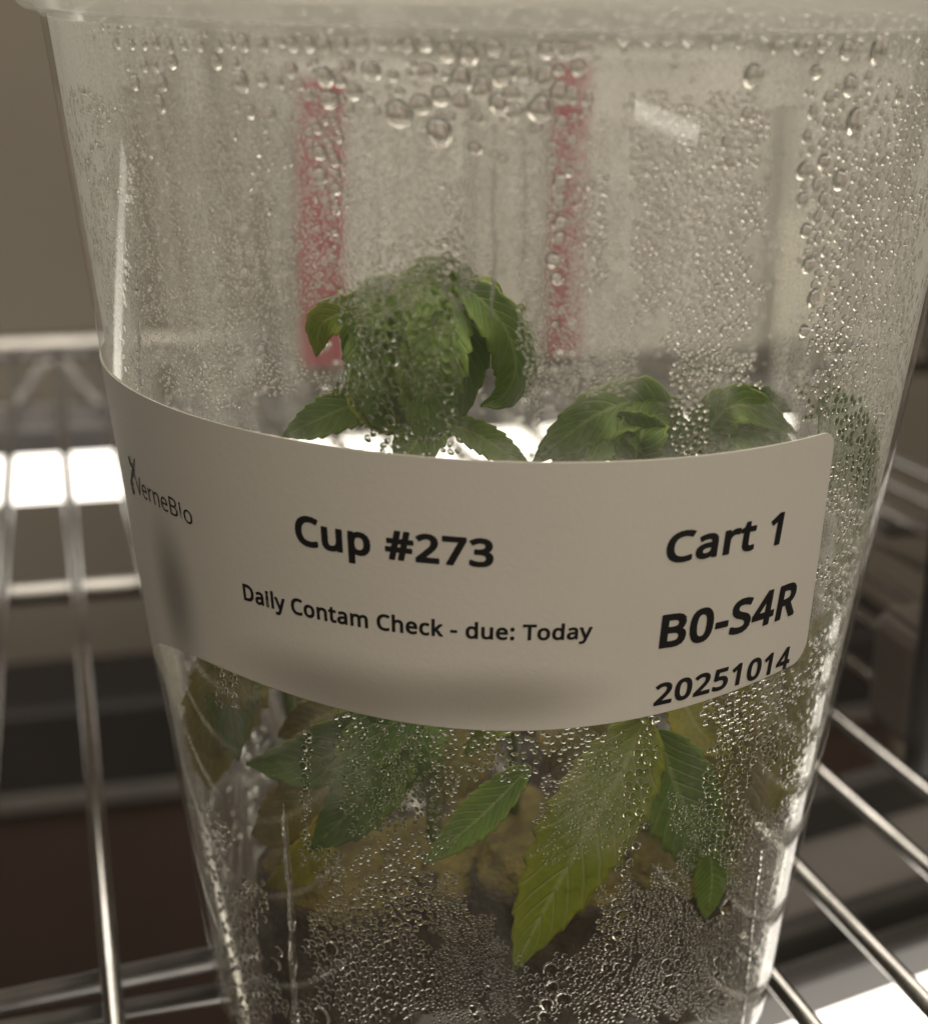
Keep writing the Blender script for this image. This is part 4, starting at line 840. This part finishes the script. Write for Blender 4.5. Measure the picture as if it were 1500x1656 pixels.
# the largest 300 drops are parts of their own
front = np.where(KEEP[:, 0] < 0.05)[0]
order = front[np.argsort(-KEEP[front, 2])]
single = order[:298]; rest = np.setdiff1d(np.arange(len(KEEP)), single)
vari = []
for s_ in range(6):
    V, Fc = cap_mesh(24, 8, math.radians(58+5*s_ % 22), .085, s_)
    me = bpy.data.meshes.new('droplet'); me.from_pydata([tuple(v) for v in V], [], Fc); me.polygons.foreach_set('use_smooth', [len(f) < 6 for f in Fc]); me.materials.append(M_water); vari.append(me)
cs, ts, bs, ns_ = frame_at(KEEP[:, 0], KEEP[:, 1])
for i in single:
    o = bpy.data.objects.new('droplet', vari[int(rng.integers(6))]); COL.objects.link(o); o.parent = cup
    r = KEEP[i, 2]; sx = r*rng.uniform(.92, 1.06); sy = r*rng.uniform(.95, 1.14); sz = r*rng.uniform(.72, 1.0)*KEEP[i, 3]
    mm = Matrix.Identity(4)
    for q in range(3):
        mm[q][0] = ts[i, q]*sx; mm[q][1] = bs[i, q]*sy; mm[q][2] = ns_[i, q]*sz; mm[q][3] = cs[i, q]
    o.matrix_local = mm
def water_run(pxs, wpx, taper=.5):
    """a trickle standing on the inside wall: a low rounded ridge of water"""
    P = spline([(a, b, 0) for a, b in pxs], 46); V = []; Fc = []; ns = 8; n = len(P); rs = np.random.default_rng(int(pxs[0][0])); ph = rs.uniform(0, 6.28, 3)
    for i, q in enumerate(P):
        u = i/(n-1); w_ = wpx*(min(1, u*8+.15)*min(1, (1-u)*14+.2))*(1+.22*math.sin(u*31+ph[0])+.15*math.sin(u*67+ph[1]))
        C0 = cone(q[0], q[1], WT); th = math.atan2(C0[1], C0[0]); c_, t_, b_, n_ = frame_at(np.array(th), np.array(C0[2])); w_ *= depth(C0)/F_PX
        for k_ in range(ns+1):
            a = math.pi*k_/ns; V.append(c_+t_*w_*math.cos(a)+n_*w_*.7*math.sin(a)+n_*.00001)
        if i:
            m0 = (i-1)*(ns+1); m1 = i*(ns+1)
            for k_ in range(ns): Fc.append((m0+k_, m0+k_+1, m1+k_+1, m1+k_))
            Fc.append((m0+ns, m0, m1, m1+ns))
    Fc.append(tuple(range(ns+1))[::-1]); Fc.append(tuple(range((n-1)*(ns+1), n*(ns+1))))
    return from_np('water_run', V, Fc, M_water, cup)
water_run([(458, 1300), (463, 1380), (470, 1470), (472, 1560), (478, 1680)], 7)
water_run([(216, 375), (222, 470), (224, 560), (228, 640)], 5)
water_run([(1052, 1395), (1075, 1425), (1092, 1440)], 4)
water_run([(1234, 1330), (1228, 1400), (1216, 1500), (1206, 1600), (1196, 1690)], 5)
water_run([(800, 250), (796, 330), (800, 420), (792, 520)], 3)
water_run([(842, 200), (850, 300), (846, 420)], 3)
def field(name, idx, ns, nr):
    V, Fc = cap_mesh(ns, nr, math.radians(70)); nv_ = len(V); n = len(idx)
    r = KEEP[idx, 2][:, None, None]
    sx = rng.uniform(.85, 1.12, (n, 1, 1)); sy = rng.uniform(.88, 1.2, (n, 1, 1)); sz = rng.uniform(.65, 1.0, (n, 1, 1))*KEEP[idx, 3][:, None, None]
    rt = rng.uniform(0, 6.28, n); sh = .10*np.sin(np.arctan2(V[:, 1], V[:, 0])[None, :]*2+rt[:, None])+.06*np.sin(np.arctan2(V[:, 1], V[:, 0])[None, :]*3+rt[:, None]*2)
    VX = V[None, :, 0]*(1+sh); VY = V[None, :, 1]*(1+sh)
    PP = cs[idx][:, None, :]+r*(sx*VX[..., None]*ts[idx][:, None, :]+sy*VY[..., None]*bs[idx][:, None, :]+sz*V[None, :, 2, None]*ns_[idx][:, None, :])
    lens = np.array([len(f) for f in Fc]); flat = np.concatenate([np.array(f) for f in Fc])
    me = bpy.data.meshes.new(name); nl = len(flat)
    me.vertices.add(n*nv_); me.vertices.foreach_set('co', PP.astype(np.float32).reshape(-1))
    me.loops.add(n*nl); me.loops.foreach_set('vertex_index', (flat[None, :]+(np.arange(n)*nv_)[:, None]).astype(np.int32).reshape(-1))
    me.polygons.add(n*len(Fc)); st = np.concatenate([[0], np.cumsum(lens)[:-1]])
    me.polygons.foreach_set('loop_start', (st[None, :]+(np.arange(n)*nl)[:, None]).astype(np.int32).reshape(-1))
    me.polygons.foreach_set('use_smooth', np.tile(lens < 6, n)); me.update(calc_edges=True); me.validate()
    o = link(name, me, M_water, cup); o['kind'] = 'stuff'; return o
field('fine_droplets', rest, 10, 4)
fogged_lining(KEEP[:, :3])
print('drops', len(KEEP), 'big', NBIG)
